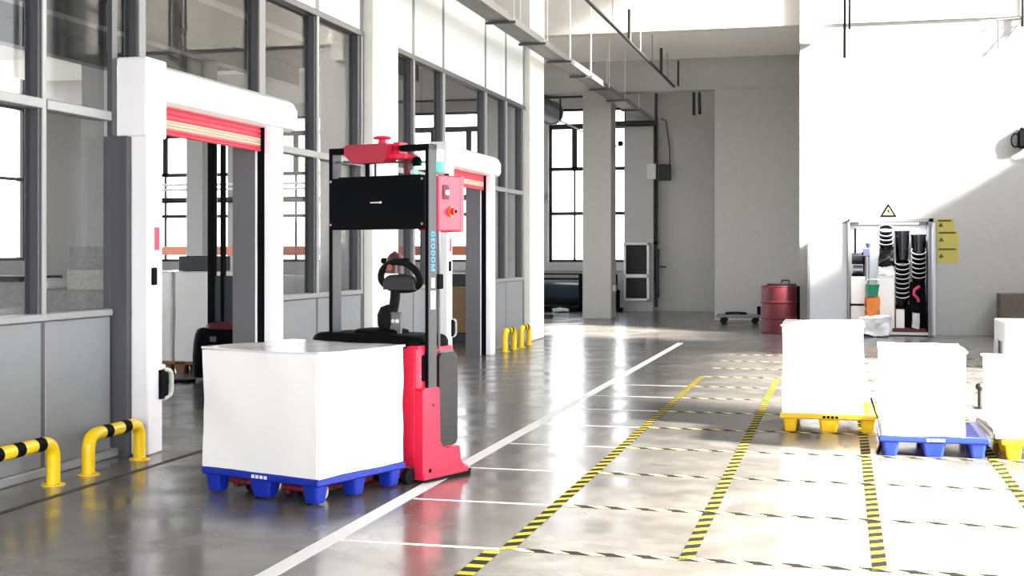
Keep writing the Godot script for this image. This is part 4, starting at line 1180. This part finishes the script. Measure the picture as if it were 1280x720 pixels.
	part(grip, "horn_button", Mb.new().cyl(Vector3(-0.355, 1.40, -1.145), Vector3(-0.355, 1.40, -1.13), 0.022, -1, 16), paint(Color(0.6, 0.3, 0.25), 0.4))

func upright(poly: PackedVector2Array, y0: float, y1: float) -> Mb:
	# an outline in local (x, z), pulled up from y0 to y1
	var mb := Mb.new()
	mb.xf = Transform3D(Basis(Vector3(1, 0, 0), Vector3(0, 0, -1), Vector3(0, 1, 0)), Vector3.ZERO)
	var flip := PackedVector2Array()
	for q in poly:
		flip.append(Vector2(q.x, -q.y))
	mb.prism(flip, y0, y1)
	return mb

func dome(poly: PackedVector2Array, y0: float, y1: float) -> Mb:
	# like upright(), but the upper edge is rounded over in steps
	var mb := Mb.new()
	var mid := Vector2.ZERO
	for q in poly:
		mid += q
	mid /= poly.size()
	var h := y1 - y0
	var rows := []
	for s in [[0.0, 0.0], [0.45, 0.0], [0.72, 0.012], [0.88, 0.03], [0.97, 0.055], [1.0, 0.09]]:
		var row := []
		for q in poly:
			var away := (q - mid)
			var len := away.length()
			var p2: Vector2 = mid + away * maxf(0.1, (len - s[1]) / len)
			row.append(Vector3(p2.x, y0 + h * s[0], p2.y))
		rows.append(row)
	var m := poly.size()
	var c := Vector3(mid.x, y0 + h * 0.4, mid.y)
	for r in rows.size() - 1:
		for i in m:
			var j := (i + 1) % m
			var out: Vector3 = rows[r][i] - c
			mb.toward(rows[r][i], rows[r][j], rows[r + 1][j], out)
			mb.toward(rows[r][i], rows[r + 1][j], rows[r + 1][i], out)
	for i in m:
		mb.toward(Vector3(mid.x, y1, mid.y), rows[-1][i], rows[-1][(i + 1) % m], Vector3.UP)
		mb.toward(Vector3(mid.x, y0, mid.y), rows[0][i], rows[0][(i + 1) % m], Vector3.DOWN)
	return mb

# ---------------------------------------------------------------- yellow guard rails
func guard_rails() -> void:
	var says := ["yellow and black guard rail at the left edge by the partition", "yellow and black guard rail beside the near roller door post",
		"yellow and black guard rail just past the far roller door", "yellow and black guard rail against the end pillar of the partition"]
	var k := 0
	for g in [[-6.55, -7.56, 0.28], [-7.97, -8.64, 0.265], [-19.37, -19.93, 0.31], [-20.40, -20.95, 0.30]]:
		var z0: float = g[0]
		var z1: float = g[1]
		var h: float = g[2]
		var r := thing("guard_rail", says[k], "guard rail", Vector3(-4.94, 0, z0), 0, "yellow guard rails")
		var L := z1 - z0
		part(r, "hoop", Mb.new().tube(rounded([Vector3(0, 0, 0), Vector3(0, h, 0), Vector3(0, h, L), Vector3(0, 0, L)], 0.11, 7), 0.044, 18), M.yellow)
		for e in [0.0, L]:
			var f := part(r, "foot_plate", Mb.new().cyl(Vector3(0, 0, e), Vector3(0, 0.008, e), 0.075, -1, 24), M.yellow)
			for a in 3:
				var t := TAU * a / 3 + 0.5
				part(f, "anchor_bolt", Mb.new().cyl(Vector3(cos(t) * 0.06, 0.008, e + sin(t) * 0.06), Vector3(cos(t) * 0.06, 0.018, e + sin(t) * 0.06), 0.007, -1, 8), M.steel)
		var bands := 4 if absf(L) > 0.8 else 2
		for b in bands:
			var mid := L * (0.5 + (b - (bands - 1) * 0.5) * (0.22 if bands == 4 else 0.36))
			part(r, "black_band", Mb.new().cyl(Vector3(0, h, mid - 0.045), Vector3(0, h, mid + 0.045), 0.0455, -1, 18, false), M.black)
		k += 1

# ---------------------------------------------------------------- what stands in the store room
func store_room() -> void:
	solo("grey_carton", Mb.new().span(Vector3(-7.95, 0, -12.9), Vector3(-7.22, 1.12, -12.0), 0.01), M.carton_grey, "big grey carton at the bottom of the stack behind the left glass", "carton", "cartons behind the left glass")
	solo("pale_carton", Mb.new().span(Vector3(-7.70, 1.12, -12.8), Vector3(-7.23, 1.33, -12.02), 0.008), M.carton_pale, "flat pale carton in the middle of the stack behind the glass", "carton", "cartons behind the left glass")
	solo("grey_carton", Mb.new().span(Vector3(-7.70, 1.33, -12.8), Vector3(-7.29, 1.565, -12.05), 0.008), M.carton_grey, "grey carton topping the stack behind the left glass", "carton", "cartons behind the left glass")
	solo("grey_carton", Mb.new().span(Vector3(-9.1, 0, -12.9), Vector3(-8.18, 1.2, -12.0), 0.01), M.carton_grey, "wide grey carton at the left edge behind the glass", "carton", "cartons behind the left glass")
	solo("flat_cover", Mb.new().span(Vector3(-9.1, 1.2, -12.85), Vector3(-8.28, 1.255, -12.05), 0.008), M.dark_grey, "dark flat lid on the wide grey carton at left edge", "lid")
	solo("white_packet", Mb.new().span(Vector3(-8.24, 1.12, -12.6), Vector3(-7.98, 1.23, -12.1), 0.02), M.enamel, "small white packet between the two grey cartons behind the glass", "packet")
	solo("pale_carton", Mb.new().span(Vector3(-8.16, 0, -12.7), Vector3(-7.97, 1.12, -12.1), 0.008), M.carton_pale, "narrow pale carton wedged between the two big grey cartons", "carton", "cartons behind the left glass")
	# white wrapped stacks seen through the near door
	var dk := make_pallet("pallet under the tall white stacks inside the near roller door", M.carton, M.black, 0.9, 0.9)
	dk.position = Vector3(-8.0, 0, -14.95)
	make_load("wrapped_stack", "tall narrow white stack inside the near door, left one", Vector3(-0.42, 0, -0.8), Vector3(-0.11, 1.12, -0.02), Vector3(3, 3, 3), Vector3(-8.0, 0.15, -14.95), 0)
	make_load("wrapped_stack", "tall white stack inside the near door with a dark box on it", Vector3(-0.07, 0, -0.8), Vector3(0.40, 1.12, -0.02), Vector3(6, 2, 3), Vector3(-8.0, 0.15, -14.95), 0)
	solo("dark_box", Mb.new().span(Vector3(-8.05, 1.27, -15.6), Vector3(-7.62, 1.46, -15.02), 0.01), M.dark_grey, "dark flat box on the tall white stack inside the door", "box")
	solo("floor_sill", Mb.new().span(Vector3(-9.5, 0, -14.05), Vector3(-7.3, 0.03, -13.85), 0.005), M.black, "black low strip on the store room floor", "strip")
	# a second stacker truck parked inside
	var s := thing("stacker_truck", "black and dark red stacker truck parked inside the near roller door", "stacker truck", Vector3(-7.0, 0, -14.0))
	part(s, "body", dome(round_rect(-0.36, -0.75, 0.40, 0.0, 0.1), 0.05, 0.62), M.black)
	part(s, "hood", dome(round_rect(-0.22, -0.62, 0.38, -0.06, 0.09), 0.60, 0.68), M.deep_red)
	part(s, "maker_plate", Mb.new().span(Vector3(-0.1, 0.47, -0.001), Vector3(-0.02, 0.53, 0.004)), M.mid_grey)
	part(s, "wheel", Mb.new().cyl(Vector3(-0.2, 0.09, -0.3), Vector3(0.2, 0.09, -0.3), 0.09, -1, 20), M.rubber)
	part(s, "mast_post", Mb.new().span(Vector3(-0.50, 0.55, -0.82), Vector3(-0.42, 3.0, -0.72), 0.006), M.black)
	part(s, "mast_post", Mb.new().span(Vector3(-0.33, 0.55, -0.82), Vector3(-0.295, 3.0, -0.72), 0.006), M.black)
	part(s, "mast_crossbar", Mb.new().span(Vector3(-0.50, 2.9, -0.82), Vector3(-0.295, 3.0, -0.72), 0.006), M.black)
	part(s, "back_plate", Mb.new().span(Vector3(-0.5, 0.5, -0.78), Vector3(0.3, 1.22, -0.74), 0.006), M.dark_grey)
	part(s, "tiller_arm", Mb.new().tube(rounded([Vector3(0.2, 0.6, -0.4), Vector3(0.22, 0.95, -0.36), Vector3(0.24, 1.12, -0.34)], 0.08), 0.03, 12), M.black)
	part(s, "tiller_grip", Mb.new().tube(ring_points(Vector3(0.25, 1.15, -0.33), 0.11, 0.08), 0.022, 8, true), M.black)
	# orange rack beam and rail across the far side
	var rk := thing("pallet_rack", "long rack with an orange beam at the far side of store room", "rack", Vector3(-12.0, 0, -30.0))
	part(rk, "beam", Mb.new().span(Vector3(-6.0, 1.44, -0.06), Vector3(4.9, 1.66, 0.06), 0.01), M.orange, "orange beam")
	for x in [-5.9, -0.4, 4.8]:
		part(rk, "upright", Mb.new().span(Vector3(x - 0.05, 0, -0.05), Vector3(x + 0.05, 1.44, 0.05), 0.006), M.mid_grey)
	part(rk, "shelf_board", Mb.new().span(Vector3(-6.0, 0.9, -0.9), Vector3(4.9, 0.94, 0.0)), M.carton_grey)
	part(rk, "rear_upright", Mb.new().span(Vector3(-5.95, 0, -0.95), Vector3(-5.85, 1.5, -0.85)), M.mid_grey)
	part(rk, "rear_upright", Mb.new().span(Vector3(4.75, 0, -0.95), Vector3(4.85, 1.5, -0.85)), M.mid_grey)
	solo("cross_pipe", Mb.new().cyl(Vector3(-20.0, 2.98, -33.92), Vector3(-7.6, 2.98, -33.92), 0.08, -1, 12), M.black_frame, "dark pipe running across the far windows behind the store room", "pipe")
	for k in 2:
		solo("white_pipe", Mb.new().cyl(Vector3(-19.9, 3.42 - 0.14 * k, -33.965), Vector3(-8.0, 3.42 - 0.14 * k, -33.965), 0.035, -1, 10), M.enamel, ["upper of two white pipes across the far store room windows", "lower of two white pipes across the far store room windows"][k], "pipe", "white pipes in the store room")
	solo("brown_carton", Mb.new().span(Vector3(-7.6, 0.15, -22.6), Vector3(-5.95, 0.93, -21.4), 0.012), M.carton, "tan carton inside the far roller door", "carton")
	solo("floor_skid", Mb.new().span(Vector3(-7.6, 0, -22.6), Vector3(-5.95, 0.15, -21.4), 0.01), M.dark_grey, "dark skid under the tan carton inside the far door", "skid")
	solo("dark_box", Mb.new().span(Vector3(-7.4, 0.93, -22.5), Vector3(-6.0, 1.14, -21.5), 0.01), M.dark_grey, "dark flat box on the tan carton inside the far door", "box")
	# cables drooping under the store room roof
	for k in 2:
		solo("roof_cable", Mb.new().tube([Vector3(-6.3 - 0.5 * k, 4.8, -9.0), Vector3(-6.35 - 0.5 * k, 4.5, -11.0), Vector3(-6.4 - 0.5 * k, 4.35, -13.0), Vector3(-6.4 - 0.5 * k, 4.75, -15.5)], 0.025, 8), M.black,
			["nearer dark cable drooping under the store room roof", "farther dark cable drooping under the store room roof"][k], "cable", "drooping roof cables")
